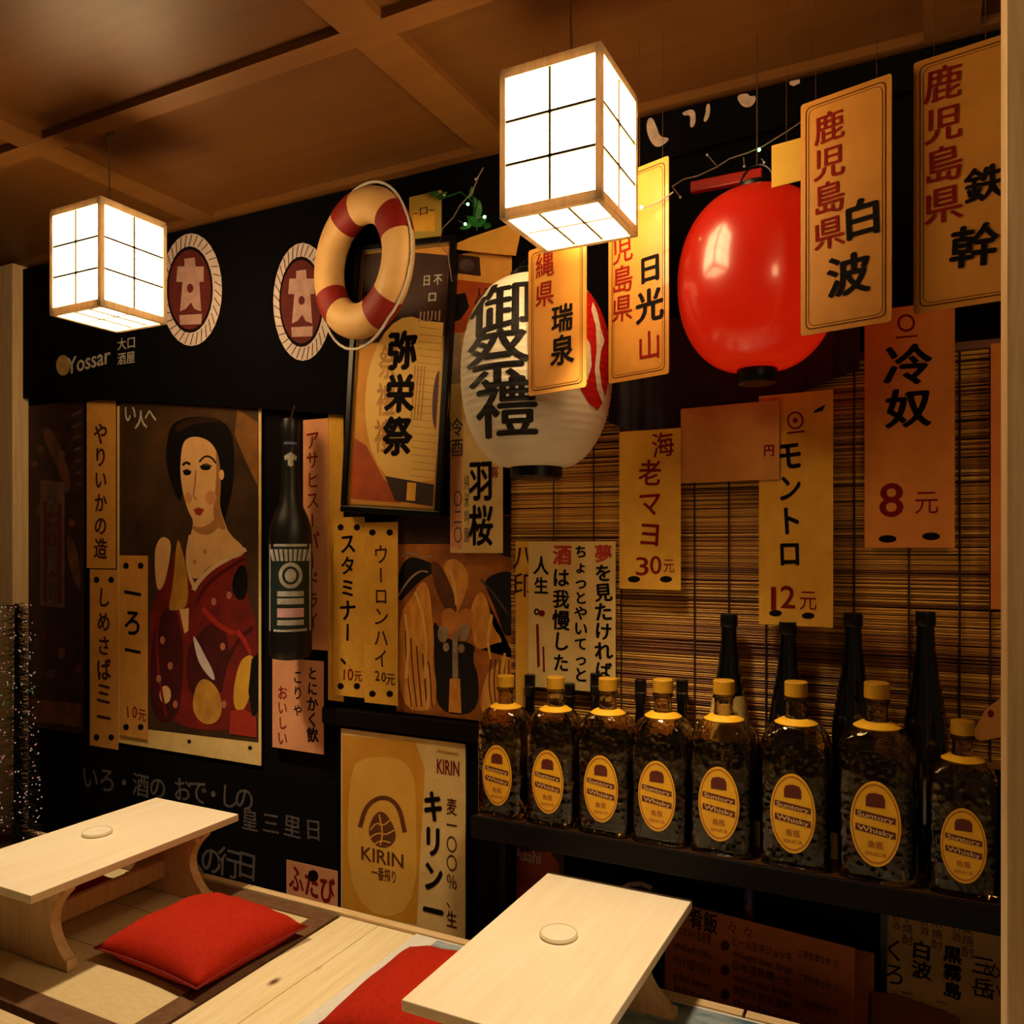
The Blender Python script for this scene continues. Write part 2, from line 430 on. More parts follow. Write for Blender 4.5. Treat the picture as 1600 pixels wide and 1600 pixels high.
# ================================================================== BOX LAMPS
LW, LH = .2186, .2935
LFR = wood('lamp_frame_wood', 'ece0c6', 'd8c8a6', 'Z', .5)
_nt = LFR.node_tree; _t = _nt.nodes.new('ShaderNodeBsdfTranslucent'); _t.inputs[0].default_value = (.9, .86, .74, 1)   # thin pale wood lets some lamp light through
_mx = _nt.nodes.new('ShaderNodeMixShader'); _mx.inputs[0].default_value = .10; _out = [n for n in _nt.nodes if n.type == 'OUTPUT_MATERIAL'][0]
_nt.links.new(_nt.nodes['Principled BSDF'].outputs[0], _mx.inputs[1]); _nt.links.new(_t.outputs[0], _mx.inputs[2]); _nt.links.new(_mx.outputs[0], _out.inputs['Surface'])
MUN = M('lamp_grid_wood', '4c443a', .6, .1, 30)
PAPER = glow('lit_lamp_paper', LAMPCOL, LAMP)
def lamp(cx, cy, zt, label):
    r = empty('pendant_lamp', (cx, cy, zt - LH)); tag(r, label, 'lamp', 'paper box lamps in a row over the tables')
    h = LW / 2; e = .013
    for sx in (-1, 1):
        for sy in (-1, 1):
            MB().box(min(sx * h, sx * (h - e)), max(sx * h, sx * (h - e)), min(sy * h, sy * (h - e)), max(sy * h, sy * (h - e)), 0, LH, .001).build('corner_post', LFR, r)
    for z0, z1 in ((0, .02), (LH - .013, LH)):
        for s in (-1, 1):
            MB().box(-h + e, h - e, min(s * h, s * (h - e)), max(s * h, s * (h - e)), z0, z1).build('rail', LFR, r)
            MB().box(min(s * h, s * (h - e)), max(s * h, s * (h - e)), -h + e, h - e, z0, z1).build('rail', LFR, r)
    MB().box(-h + .002, h - .002, -h + .002, h - .002, LH, LH + .008, .001).build('top_board', LFR, r)
    # panes: two by three on each side, three by two below
    iw = LW - 2 * e; z0, z1 = .02, LH - .013; ph = (z1 - z0) / 3; pw = iw / 2; g = .0018
    pm = MB().box(-pw / 2 + .0005, pw / 2 - .0005, 0, .0016, 0.0005, ph - .0005)
    first = pm.build('pane', PAPER, r); me = first.data; used = False
    for q in range(4):
        a = q * math.pi / 2; ca, sa = math.cos(a), math.sin(a)
        for i in range(2):
            for k in range(3):
                lx, ly, lz = (-pw / 2 if i == 0 else pw / 2), -h + .006, z0 + k * ph
                p = (lx * ca - ly * sa, lx * sa + ly * ca, lz)
                if not used: first.location = p; first.rotation_euler = (0, 0, a); used = True
                else: share('pane', me, r, p, (0, 0, a))
        def bar(x0, x1, zz0, zz1):
            c = [(x, y, z) for z in (zz0, zz1) for y in (-h + .0025, -h + .006) for x in (x0, x1)]
            MB().add([(x * ca - y * sa, x * sa + y * ca, z) for x, y, z in c], [(0, 2, 3, 1), (4, 5, 7, 6), (0, 1, 5, 4), (2, 6, 7, 3), (0, 4, 6, 2), (1, 3, 7, 5)]).build('grid_bar', MUN, r)
        bar(-.0024, .0024, z0, z1)
        for k in (1, 2): bar(-iw / 2, iw / 2, z0 + k * ph - .0026, z0 + k * ph + .0026)
    bw, bd = iw / 3, iw / 2
    bp = MB().box(-bw / 2 + .0005, bw / 2 - .0005, -bd / 2 + .0005, bd / 2 - .0005, 0, .0016).build('bottom_pane', PAPER, r)
    fb = True
    for i in range(3):
        for k in range(2):
            p = (-iw / 2 + bw * (i + .5), -iw / 2 + bd * (k + .5), .008)
            if fb: bp.location = p; fb = False
            else: share('bottom_pane', bp.data, r, p)
    for i in (1, 2): MB().box(-iw / 2 + bw * i - .0024, -iw / 2 + bw * i + .0024, -iw / 2, iw / 2, .004, .0078).build('grid_bar', MUN, r)
    MB().box(-iw / 2, iw / 2, -.0012, .0012, .005, .0078).build('grid_bar', MUN, r)
    ld = bpy.data.lights.new('added_spot_light', 'SPOT'); ld.energy = ADDED_SPOT; ld.color = LAMPCOL2; ld.spot_size = R(86); ld.spot_blend = 1.0; ld.shadow_soft_size = .05
    lo = bpy.data.objects.new('added_spot_light', ld); COL.objects.link(lo); lo.parent = r; lo.location = (0, 0, -.012)   # spot light added just below the bottom panes to brighten the tables
    top = CEIL + .022 - (zt - LH)
    MB().tube([(0, 0, LH + .006), (0, 0, top)], .0022, 8).build('cord', M('lamp_cord', '6d5636', .6), r)
    m = MB().lathe([(.012, top - .012), (.012, top)], 16)
    m.build('ceiling_cup', M('brass', 'b08d4e', .25, .1, 20, metal=.9), r, True)
    for s in (-1, 1):
        m = MB(); pts = [(s * .016 + .006 * math.cos(k * math.pi / 8) * s, 0, top - .02 + .012 * math.sin(k * math.pi / 8)) for k in range(-6, 9)]
        m.tube(pts, .0016, 6); m.build('hook', MATS['brass'], r, True)
    return r
A = CAM + ray(940, 68) * 1.55
lamp(A.x - LW / 2, A.y + LW / 2, A.z, 'glowing box lamp with square paper panes, the larger nearer one above the pine table')
A2 = CAM + ray(157, 309) * 2.23
lamp(A2.x - LW / 2, A2.y + LW / 2, A2.z, 'glowing box lamp with square paper panes, the smaller one hanging further left')
lamp(.82, .2, A.z, 'assumed glowing box lamp hanging unseen behind the viewer over the aisle')  # assumed lamp out of view, for the red lantern's highlight and frontal light

# ================================================================== LOW TABLES
TW, TL, TH = .38, .68, TABLE - BENCH
TOPM = wood('pale_table_wood', 'f4e4c6', 'eed9b4', 'Y', .38, 5, coat=.15)
LEGM = wood('table_leg_wood', 'd9b585', 'c69f6c', 'Z', .5, 6)
def table(cx, cy, label):
    r = empty('low_table', (cx, cy, BENCH + .0005)); tag(r, label, 'table', 'low pine tables')
    MB().box(-TW / 2, TW / 2, -TL / 2, TL / 2, TH - .022, TH, .002).build('tabletop', TOPM, r)
    hh = TH - .0225
    prof = []
    n = 14
    for k in range(n + 1):
        q = k / n; ww = .115 + .065 * abs(2 * q - .92) ** 1.9
        prof.append((min(ww, .178), .028 + q * (hh - .028)))
    poly = [(.182, 0), (.182, .028)] + prof + [(-p, z) for p, z in reversed(prof)] + [(-.182, .028), (-.182, 0)]
    for s in (-1, 1):
        y = s * (TL / 2 - .115)
        MB().prism(poly, 'y', y - .014, y + .014).build('end_panel', LEGM, r)
        MB().box(-.16, .16, y - .03, y - .0145, hh - .03, hh, .002).build('cleat', LEGM, r)
    MB().box(-.011, .011, -TL / 2 + .13, TL / 2 - .13, .05, .105, .002).build('stretcher', LEGM, r)
    return r
table(-.70, 1.628, 'bare pale pine low table, the nearer one below the larger lamp')
table(-2.153, 1.595, 'bare pale pine low table at the far left, both curved end panels showing')
DISH = M('pale_ceramic', 'efe3c8', .3, .03, 20)
def dish(px, py, label):
    p = on_z(px, py, TABLE)
    r = empty('coaster', (p.x, p.y, TABLE + .0005)); tag(r, label, 'coaster', 'round discs on the tables')
    MB().lathe([(.036, 0), (.041, .002), (.042, .006), (.041, .0085), (.038, .009), (.0375, .0078)], 40).build('disc', DISH, r, True)
    m = MB(); m.tube([(.0395 * math.cos(a), .0395 * math.sin(a), .0088) for a in [2 * math.pi * k / 40 for k in range(40)]], .0012, 6, True)
    m.build('rim', M('disc_rim', 'd9c8a0', .3), r, True)
dish(873, 1463, 'round pale disc lying on the nearer table')
dish(152, 1303, 'round pale disc lying on the far left table')

# ================================================================== CUSHIONS
CUSH = M('red_cotton', 'b02408', .85, .08, 120, bump=.15, second='9a1d06', spec=.15)
PIPE = M('dark_red_seam', '7d1407', .85, .1, 90)
def cushion(cx, cy, sx, sy, h, rz, label):
    r = empty('floor_cushion', (cx, cy, BENCH + .001), R(rz)); tag(r, label, 'cushion', 'red floor cushions')
    n = 22; v = []; f = []
    def shape(i, j):
        u, q = 2 * i / n - 1, 2 * j / n - 1
        e = max(abs(u), abs(q)); pin = 1 - .06 * (1 - abs(u) ** 2) * (abs(q) ** 3); pin2 = 1 - .06 * (1 - abs(q) ** 2) * (abs(u) ** 3)
        th = ((1 - abs(u) ** 2.6) * (1 - abs(q) ** 2.6)) ** .5
        return u * sx / 2 * pin2, q * sy / 2 * pin, th
    for sgn in (1, -1):
        for j in range(n + 1):
            for i in range(n + 1):
                x, y, th = shape(i, j)
                wr = .003 * math.sin(i * 1.3 + j * .7) * th
                z = h * .32 + (h * .68 * th + wr if sgn > 0 else -h * .3 * min(1, th * 1.6))
                v.append((x, y, z))
    N = (n + 1) ** 2
    for b in (0, N):
        for j in range(n):
            for i in range(n):
                a = b + j * (n + 1) + i; q = (a, a + 1, a + n + 2, a + n + 1); f.append(q if b == 0 else q[::-1])
    o = obj('cover', v, f, CUSH, r, True)
    bm = bmesh.new(); bm.from_mesh(o.data); bmesh.ops.remove_doubles(bm, verts=bm.verts[:], dist=.0004); bm.to_mesh(o.data); bm.free()
    edge = []
    for k in range(4 * n):
        i, j = ((k, 0), (n, k - n), (3 * n - k, n), (0, 4 * n - k))[k // n]
        x, y, _ = shape(i, j); edge.append((x, y, h * .32))
    MB().tube(edge, .0028, 6, True).build('seam_piping', PIPE, r, True)
cushion(-1.752, 1.60, .40, .37, .105, -3, 'plump red cushion lying alone on the straw mat')
cushion(-1.03, 1.615, .37, .40, .10, 2, 'red cushion half hidden by the nearer table top')
cushion(-2.47, 1.55, .30, .42, .08, 0, 'red cushion seen under and behind the far left table')

# ================================================================== CLOTHS ON THE UPPER WALL
CLOTH = M('black_cotton', '070609', .95, .3, 25, (3, 1, 1), .2, spec=.08)
def cloth(name, label, x0, x1, zt, zb, Y, amp, folds, mat, zb_fn=None, cat='banner'):
    """a hanging cloth with folds and thickness"""
    Y = Y * KY
    nx, nz = 90, 14; v = []; f = []
    for side in (0, .003):
        for j in range(nz + 1):
            for i in range(nx + 1):
                u, q = i / nx, j / nz; x = x0 + (x1 - x0) * u
                b = zb if zb_fn is None else zb_fn(u)
                y = Y + side - amp * (.35 + .65 * q) * (math.sin(u * folds * 6.283) + .5 * math.sin(u * folds * 2.7 * 6.283 + 1))
                v.append((x, y, zt + (b - zt) * q))
    N = (nx + 1) * (nz + 1)
    for b in (0, N):
        for j in range(nz):
            for i in range(nx):
                a = b + j * (nx + 1) + i; f.append((a, a + 1, a + nx + 2, a + nx + 1) if b else (a, a + nx + 1, a + nx + 2, a + 1))
    bm_ = MB().add(v, f); o = bm_.build(name, mat, smooth=True)
    tag(o, label, cat); return o
# left banner: hangs flat, carries the two rope-ring crests
lb = Sheet('wall_banner', 'black cloth banner with two rope-ring crests above the far posters', 'banner', (30, 572, 370, 640), 1.968, CLOTH, thick=.003,
           outline=[(22, 425), (572, 291), (572, 652), (430, 640), (250, 628), (22, 622)])
PINK = M('faded_pink_print', 'b08a80', .9, .15, 30)
ROPE = M('printed_rope', 'c9b6ae', .9, .1, 30)
CREST = M('crest_maroon', '5a160f', .9, .2, 20)
for cx, cy, rx, ry in ((300, 453, 48, 88), (474, 472, 46, 92)):
    lb.ell(cx, cy, rx, ry, ROPE, 1, 'rope_ring')
    for k in range(34):
        a0 = R(k * 360 / 34); a1 = a0 + R(7)
        lb.band([(cx + (rx * .77) * math.cos(a0), cy + (ry * .78) * math.sin(a0)), (cx + rx * .98 * math.cos(a1), cy + ry * .98 * math.sin(a1))], 1.6, M('rope_shadow_line', '54403c', .9), 2, 'rope_twist_line')
    lb.ell(cx - 2, cy, rx * .75, ry * .77, INK, 3, 'crest_edge')
    lb.ell(cx - 2, cy, rx * .69, ry * .71, CREST, 4, 'crest_disc')
    s_ = rx / 48
    lb.flat([(cx - 10 * s_, cy - 48), (cx + 6 * s_, cy - 50), (cx + 7 * s_, cy - 36), (cx + 20 * s_, cy - 36), (cx + 20 * s_, cy - 12), (cx + 13 * s_, cy - 12), (cx + 16 * s_, cy + 34), (cx + 5 * s_, cy + 30), (cx, cy + 20), (cx - 8 * s_, cy + 30), (cx - 17 * s_, cy + 34), (cx - 13 * s_, cy - 12), (cx - 23 * s_, cy - 12), (cx - 21 * s_, cy - 36), (cx - 10 * s_, cy - 36)], PINK, 5, 'crest_emblem')
    lb.ell(cx - 1, cy - 2, 5 * s_, 7, CREST, 6, 'emblem_dot')
    lb.flat([(cx - 18 * s_, cy + 40), (cx + 17 * s_, cy + 38), (cx + 16 * s_, cy + 54), (cx - 17 * s_, cy + 55)], PINK, 5, 'crest_emblem')
GREYP = M('grey_print', 'c3bba9', .9, .2, 40)
lb.ell(100, 571, 11, 16, M('tan_print', 'c09a5c', .9, .2, 40), 1, 'logo_disc')
lb.htext('Yossar', 106, 174, 563, 36, GREYP, .02, slope=.08)
lb.htext('大口', 185, 212, 537, 20, GREYP, .01); lb.htext('酒屋', 185, 212, 560, 20, GREYP, .01)
lb.done()
# right banner: black with purple cast, white brush strokes at its top
rb0, rb1 = at(560, 400, 1.97).x, .9
cloth('wall_cloth', 'black cloth hanging along the top of the wall behind the lanterns', rb0, rb1, CEIL - .002, at(1000, 560, 1.97).z, 1.988, .0035, 9, CLOTH)
st = Sheet('painted_cloth_strip', 'black cloth strip with cropped white brush characters under the ceiling', 'banner', (990, 1566, 60, 260), 1.945, CLOTH, thick=.003,
           outline=[(990, 188), (1250, 124), (1566, 46), (1566, 100), (1250, 190), (990, 262)])
WB = M('white_brush', 'c9b0a4', .9, .15, 40)
st.soft = True
st.flat([(1013, 186), (1020, 184), (1027, 200), (1032, 215), (1046, 216), (1044, 222), (1031, 231), (1022, 229), (1014, 216), (1010, 200)], WB)
st.flat([(1066, 176), (1086, 170), (1088, 190), (1084, 200), (1078, 200), (1080, 180), (1068, 182)], WB)
st.flat([(1104, 164), (1110, 162), (1110, 180), (1104, 192), (1099, 190), (1103, 178)], WB)
st.flat([(1150, 150), (1168, 146), (1172, 152), (1182, 150), (1180, 162), (1170, 170), (1158, 166)], WB)
st.flat([(1234, 128), (1250, 125), (1250, 131), (1240, 136), (1234, 133)], WB)
st.done()
PURP = M('dark_purple_silk', '1c1120', .6, .3, 20, (6, 1, 1), .2, second='0c070e')
a, b = at(938, 680, 1.90), at(1340, 600, 1.90)
def hem(u):
    if u < .30: return at(950, 655, 1.9).z - .035 * math.sin(u / .30 * 1.9)
    k = (u - .30) / .70; return at(1080, 682, 1.9).z + k * .15
cloth('draped_cloth', 'dark purple pleated cloth draped below the red lantern', a.x, b.x, at(1100, 480, 1.9).z, b.z, 1.962, .004, 7, PURP, hem)

# ================================================================== PAPERS AND POSTERS ON THE WALL
TAN = M('tan_paper', 'd2953e', .85, .06, 12, second='c08434')
TANR = M('warm_tan_paper', 'cf9048', .85, .06, 12, second='bd803e')
CREAM = M('cream_paper', 'e0c07c', .85, .05, 12, second='cfae68')
YELL = M('yellow_paper', 'dda838', .85, .06, 12, second='cb952a')
ORANGE = M('orange_paper', 'd9853a', .85, .08, 10, second='c87230')
PINKP = M('pinkish_paper', 'd49468', .85, .08, 8, second='c68458')
def deco(s, l, r, t, b, top=True, bot=True):
    """printed sprigs in the corners of a menu strip"""
    w_ = (r - l)
    for on, y in ((top, t), (bot, b)):
        if not on: continue
        d = 1 if y == t else -1
        s.ell(l + w_ * .24, y + 16 * d, w_ * .10, 5, INK, 1, 'sprig'); s.ell(r - w_ * .24, y + 16 * d, w_ * .10, 5, INK, 1, 'sprig')
def strip(label, box, Y, mat, texts, rot=0, deco_=(True, True), group='handwritten menu strips', roll=0, name='menu_strip'):
    s = Sheet(name, label, 'menu strip', box, Y, mat, rot, roll, .0015, group)
    deco(s, *box, top=deco_[0], bot=deco_[1])
    for tx in texts:
        s.vtext(tx[0], tx[1], tx[2], tx[3], tx[4], **(tx[5] if len(tx) > 5 else {}))
    s.done(); return s
HW = dict(bold=.03, jit=7, wide=.95)
HT = dict(bold=.012, jit=5, wide=.9)

# --- far left group
DK = M('maroon_print', '38160f', .6, .4, 16, second='0d0706')
fp = Sheet('movie_poster', 'dark maroon picture poster beside the left post', 'poster', (36, 131, 630, 1140), 1.99, DK)
EARTH = M('dim_flesh_print', '6a3d22', .7, .3, 14)
GREYM = M('dim_grey_print', '5a4640', .7, .3, 14)
fp.soft = True
fp.flat([(66, 665), (84, 672), (96, 700), (108, 735), (112, 770), (98, 752), (86, 720), (70, 690)], EARTH, 1)
for k in range(7):
    a_ = R(20 + k * 18); fp.band([(118 - 14 * math.cos(a_) * .4, 650 + k * 18), (128, 642 + k * 19)], 4, GREYM, 1)
fp.flat([(104, 830), (120, 850), (128, 900), (126, 930), (114, 900), (106, 870)], EARTH, 1)
for k in range(14): fp.ell(random.uniform(44, 124), random.uniform(700, 1120), random.uniform(3, 8), random.uniform(4, 11), (GREYM, EARTH, CREST)[k % 3], 1)
fp.flat([(64, 750), (102, 754), (102, 950), (64, 946)], M('dim_paper', '6b4a3c', .8, .2, 20), 2, 'title_panel')
fp.flat([(69, 784), (98, 787), (98, 944), (69, 941)], CREST, 3, 'title_panel_inset')
fp.vtext('超不買団', 83, 757, 946, GREYM, bold=.05, layer=4, maxw=.075)
fp.flat([(44, 1090), (128, 1100), (128, 1136), (44, 1126)], EARTH, 2, 'bottom_band')
fp.done()
strip('narrow orange strip with brush kana, upper one left of the lady poster', (136, 181, 625, 888), 1.985, TAN, [('やりいかの造', 158, 660, 875, BRN, HW)], deco_=(False, False))
strip('narrow orange strip with brush kana, lower one beside the maroon poster', (141, 185, 890, 1168), 1.985, TAN, [('しめさば三一', 163, 915, 1140, BRN, HW)])
gp = Sheet('lady_poster', 'vintage poster of a lady in red kimono on brown ground', 'poster', (184, 409, 622, 1178), 1.988, CREAM, thick=.003)
SKIN = M('print_skin', 'dcae74', .6, .05, 8, second='cb9a60')
HAIR = M('print_hair', '0d0807', .5, .2, 20)
KIMO = M('print_red_kimono', '7d1a10', .6, .25, 9, second='551009')
KIMD = M('print_dark_red', '4a0d0a', .6, .25, 9)
GOLD = M('print_gold', 'c08a34', .6, .2, 14, second='9c6b24')
BG = M('print_brown_ground', '4d3216', .6, .35, 4, second='24150a')
LIP = M('print_lip', '9c2a18', .6, .1, 30)
gp.soft = True
gp.flat([(188, 622), (405, 634), (405, 1160), (188, 1134)], BG, 1, 'printed_ground')
gp.flat([(372, 640), (404, 660), (404, 760), (385, 720), (368, 680)], M('print_ochre', '8a5a20', .6, .3, 8), 2, 'printed_leaf')
gp.flat([(262, 690), (268, 665), (284, 655), (310, 650), (345, 655), (362, 670), (368, 700), (366, 760), (356, 800), (345, 835), (338, 800), (330, 760), (300, 700), (286, 760), (284, 790), (270, 760), (260, 720)], HAIR, 3, 'printed_hair')
gp.flat([(284, 712), (288, 690), (300, 682), (320, 684), (336, 696), (345, 720), (347, 760), (344, 790), (352, 815), (360, 835), (384, 855), (382, 870), (330, 880), (306, 912), (293, 880), (298, 840), (305, 815), (296, 800), (287, 770), (283, 740)], SKIN, 4, 'printed_face_and_neck')
gp.band([(287, 727), (293, 722), (299, 726)], 4, HAIR, 5, 'printed_brow'); gp.band([(313, 722), (322, 712), (333, 715), (339, 724)], 3, HAIR, 5, 'printed_brow')
gp.ell(294, 739, 6, 4, HAIR, 5, 'printed_eye'); gp.ell(323, 731, 8, 4, HAIR, 5, 'printed_eye')
gp.band([(308, 735), (306, 760), (303, 775), (309, 781)], 2, M('print_shadow_skin', 'a8743f', .6), 5, 'printed_nose')
gp.flat([(304, 796), (312, 793), (321, 796), (315, 806), (308, 804)], LIP, 5, 'printed_lips')
gp.flat([(243, 860), (250, 842), (258, 838), (270, 846), (266, 880), (258, 915), (248, 925), (244, 900)], SKIN, 4, 'printed_hand')
gp.flat([(330, 880), (384, 850), (388, 890), (386, 930), (400, 960), (404, 1000), (404, 1150), (234, 1130), (234, 980), (245, 930), (262, 905), (275, 850), (285, 880), (296, 900), (306, 912)], KIMO, 3, 'printed_kimono')
gp.flat([(300, 1000), (345, 960), (360, 1000), (355, 1060), (330, 1100), (300, 1090), (290, 1040)], KIMD, 4, 'printed_kimono_fold')
gp.flat([(236, 1000), (262, 940), (282, 960), (290, 1040), (280, 1130), (236, 1126)], KIMD, 4, 'printed_sleeve_shade')
gp.flat([(278, 840), (284, 850), (294, 890), (297, 950), (268, 955), (265, 950), (272, 915)], GOLD, 5, 'printed_collar')
gp.flat([(282, 952), (297, 950), (296, 985), (290, 990)], SKIN, 5, 'printed_wrist')
gp.flat([(366, 900), (378, 880), (388, 888), (388, 930), (376, 940), (364, 925)], HAIR, 5, 'printed_shadow')
gp.flat([(302, 990), (310, 1000), (320, 1020), (336, 1050), (338, 1066), (322, 1050), (310, 1030)], ROPE, 6, 'printed_cord')
gp.flat([(305, 1080), (315, 1060), (330, 1062), (345, 1080), (350, 1110), (340, 1130), (318, 1132), (302, 1110)], GOLD, 6, 'printed_fan')
gp.flat([(374, 1040), (384, 1025), (400, 1022), (396, 1070), (385, 1110), (368, 1110), (366, 1080)], M('print_yellow', 'd0992e', .6, .1, 10), 6, 'printed_glass')
gp.flat([(362, 1110), (385, 1108), (402, 1120), (403, 1152), (360, 1146)], LIP, 6, 'printed_red_cloth')
gp.flat([(395, 1030), (405, 1020), (405, 1110), (396, 1120), (390, 1080)], HAIR, 7, 'printed_shadow')
gp.ell(260, 1085, 9, 14, SKIN, 5, 'printed_hand')
SHD = MATS['print_shadow_skin']; PALE = M('print_pale_collar', 'd8b48a', .6, .1, 12)
gp.flat([(338, 700), (345, 720), (347, 760), (344, 790), (350, 812), (356, 830), (340, 824), (334, 800), (338, 770), (340, 735)], SHD, 5, 'printed_face_shade')
gp.flat([(300, 818), (312, 826), (332, 818), (346, 800), (350, 816), (330, 838), (306, 832)], SHD, 5, 'printed_chin_shade')
gp.ell(331, 778, 9, 11, M('print_cheek', 'cf8f5c', .6), 5, 'printed_cheek'); gp.ell(296, 778, 6, 9, MATS['print_cheek'], 5, 'printed_cheek')
gp.band([(287, 737), (294, 733), (301, 738)], 1.6, HAIR, 6, 'printed_eyelid'); gp.band([(314, 730), (323, 724), (333, 729)], 1.6, HAIR, 6, 'printed_eyelid')
gp.band([(386, 858), (360, 872), (334, 886), (312, 908), (304, 922)], 7, PALE, 6, 'printed_collar'); gp.band([(300, 836), (294, 868), (298, 900), (306, 918)], 6, PALE, 6, 'printed_collar')
gp.band([(384, 872), (350, 892), (322, 916), (310, 940)], 4, KIMD, 6, 'printed_kimono_fold'); gp.band([(396, 980), (372, 1000), (352, 1040), (346, 1080)], 5, KIMD, 6, 'printed_kimono_fold'); gp.band([(250, 960), (246, 1010), (252, 1070), (262, 1120)], 4, KIMO, 6, 'printed_kimono_fold')
gp.ell(322, 862, 3, 4, GOLD, 6, 'printed_pendant'); gp.ell(306, 878, 3, 4, GOLD, 6, 'printed_pendant')
gp.flat([(270, 672), (290, 656), (325, 650), (352, 662), (330, 660), (300, 664), (284, 676)], M('print_hair_sheen', '2a1810', .5), 5, 'printed_hair_sheen')
gp.ell(348, 742, 4, 8, SKIN, 5, 'printed_ear')
gp.band([(372, 985), (384, 1000), (394, 1022)], 7, M('print_bright_red', 'a02414', .6), 6, 'printed_sleeve_light'); gp.band([(318, 950), (340, 975), (368, 990)], 8, MATS['print_bright_red'], 5, 'printed_sleeve_light')
for x_, y_ in ((256, 1000), (268, 1040), (250, 1060), (276, 1100), (352, 1100), (336, 940), (360, 930), (350, 1010)): gp.ell(x_, y_, 4, 6, M('print_flower', 'b06a50', .6), 6, 'printed_flower')
gp.vtext('い', 205, 630, 662, GREYP, bold=.02, layer=5); gp.vtext('人', 222, 640, 672, GREYP, bold=.02, layer=5); gp.vtext('へ', 237, 634, 664, GREYP, bold=.02, layer=5)
gp.ell(297, 1158, 3, 3, INK, 2, 'pin_mark'); gp.ell(392, 1168, 3, 3, INK, 2, 'pin_mark')
gp.done()
strip('short cream strip marked 10 pasted over the lady poster corner', (187, 231, 868, 1152), 1.98, TAN, [('一ろ一', 208, 905, 1040, INK, HW), ('1', 199, 1098, 1125, RED, HT), ('0', 211, 1098, 1125, RED, HT), ('元', 223, 1106, 1128, RED, HT)])
# --- around the hanging black bottle
pk = strip('tall pinkish strip with red katakana beside the big black bottle', (474, 513, 655, 1015), 1.985, PINKP, [('アサヒスーパードライ', 489, 672, 985, RED, HT)], deco_=(False, False))
strip('plain narrow yellow paper strip left of the framed lantern picture', (513, 537, 640, 1095), 1.987, YELL, [], deco_=(False, False), name='paper_strip')
s = Sheet('calligraphy_sheet', 'pale pink sheet of loose brush calligraphy below the big black bottle', 'paper', (426, 506, 1030, 1173), 1.978, PINKP, thick=.0015)
s.vtext('とにかく飲', 489, 1040, 1160, INK, **HW); s.vtext('こりゃ', 466, 1045, 1120, INK, **HT); s.vtext('おいしい', 442, 1070, 1165, RED, **HT); s.done()
strip('yellow strip of brush katakana marked 10 above the black rail', (521, 570, 808, 1088), 1.98, YELL, [('スタミナー、', 544, 832, 1040, INK, HW), ('1', 537, 1040, 1066, RED, HT), ('0', 548, 1040, 1066, RED, HT), ('元', 560, 1046, 1066, RED, HT)])
strip('yellow strip of thin katakana marked 20 against the brown robe poster', (570, 622, 816, 1100), 1.979, YELL, [('ウーロンハイ', 596, 850, 1045, BRN, HT), ('2', 590, 1044, 1066, BRN, HT), ('0', 600, 1046, 1068, BRN, HT), ('元', 611, 1050, 1072, BRN, HT)])
# --- robe poster
rp = Sheet('robe_poster', 'brown poster of two figures in golden robes above the rail', 'poster', (620, 806, 806, 1122), 1.994, M('print_amber', 'bd7222', .6, .35, 7, second='7a3e12'))
AMB = M('print_amber_light', 'e8a444', .6, .25, 10, (3, 1, 1), second='c07826')
BLK = M('print_black', '0e0908', .5, .2, 10)
SIL = M('print_silver', 'a89078', .6, .2, 20)
rp.soft = True
rp.flat([(622, 806), (826, 806), (826, 880), (760, 860), (700, 850), (622, 850)], M('print_dark_brown', '3a1a0c', .6, .3, 9), 1, 'printed_ground')
rp.flat([(622, 895), (638, 868), (665, 875), (690, 888), (660, 905), (640, 925), (622, 945)], BLK, 2, 'printed_sleeve')
rp.flat([(755, 905), (790, 890), (812, 900), (812, 980), (790, 1000), (778, 960), (765, 930)], BLK, 2, 'printed_sleeve')
rp.flat([(676, 965), (690, 985), (700, 1000), (745, 1005), (738, 1030), (750, 1060), (746, 1118), (682, 1114), (680, 1040)], BLK, 2, 'printed_shadow')
rp.flat([(660, 905), (672, 918), (676, 960), (680, 1010), (676, 1030), (684, 1070), (680, 1112), (624, 1108), (624, 960), (640, 940)], AMB, 3, 'printed_robe')
rp.flat([(736, 945), (752, 920), (764, 940), (770, 980), (788, 1000), (780, 1040), (760, 1050), (748, 1110), (770, 1120), (800, 1118), (810, 1010), (782, 1000), (745, 1020), (738, 985)], AMB, 3, 'printed_robe')
rp.flat([(672, 875), (690, 880), (712, 930), (716, 965), (700, 960), (680, 920)], M('print_brown_fold', '6d3a12', .6, .3, 10), 4, 'printed_fold')
rp.flat([(690, 880), (715, 870), (738, 900), (720, 950), (712, 965), (704, 920)], AMB, 3, 'printed_chest')
for x_, y_ in ((698, 1011), (722, 1013)): rp.ell(x_, y_, 5, 7, SIL, 5, 'printed_tassel')
rp.flat([(708, 985), (716, 985), (717, 1060), (708, 1060)], SIL, 5, 'printed_cord'); rp.flat([(704, 1060), (720, 1060), (722, 1114), (702, 1112)], AMB, 5, 'printed_cord_end')
for q_ in ([(650, 925), (662, 960), (668, 1010), (664, 1060)], [(634, 960), (640, 1000), (636, 1060)], [(668, 1040), (672, 1075), (668, 1108)], [(770, 960), (762, 1000), (768, 1030)], [(790, 1020), (784, 1060), (792, 1110)], [(704, 890), (712, 915), (714, 945)]): rp.band(q_, 4, M('print_gold_light', 'f0bc60', .6, .1, 10), 5, 'printed_highlight')
rp.flat([(690, 955), (705, 948), (716, 960), (728, 948), (742, 956), (738, 985), (722, 992), (706, 992), (694, 984)], M('print_orange_hand', 'd8883c', .6, .2, 12), 4, 'printed_hands')
rp.ell(693, 990, 8, 14, SIL, 4, 'printed_knot'); rp.ell(726, 988, 8, 14, SIL, 4, 'printed_knot')
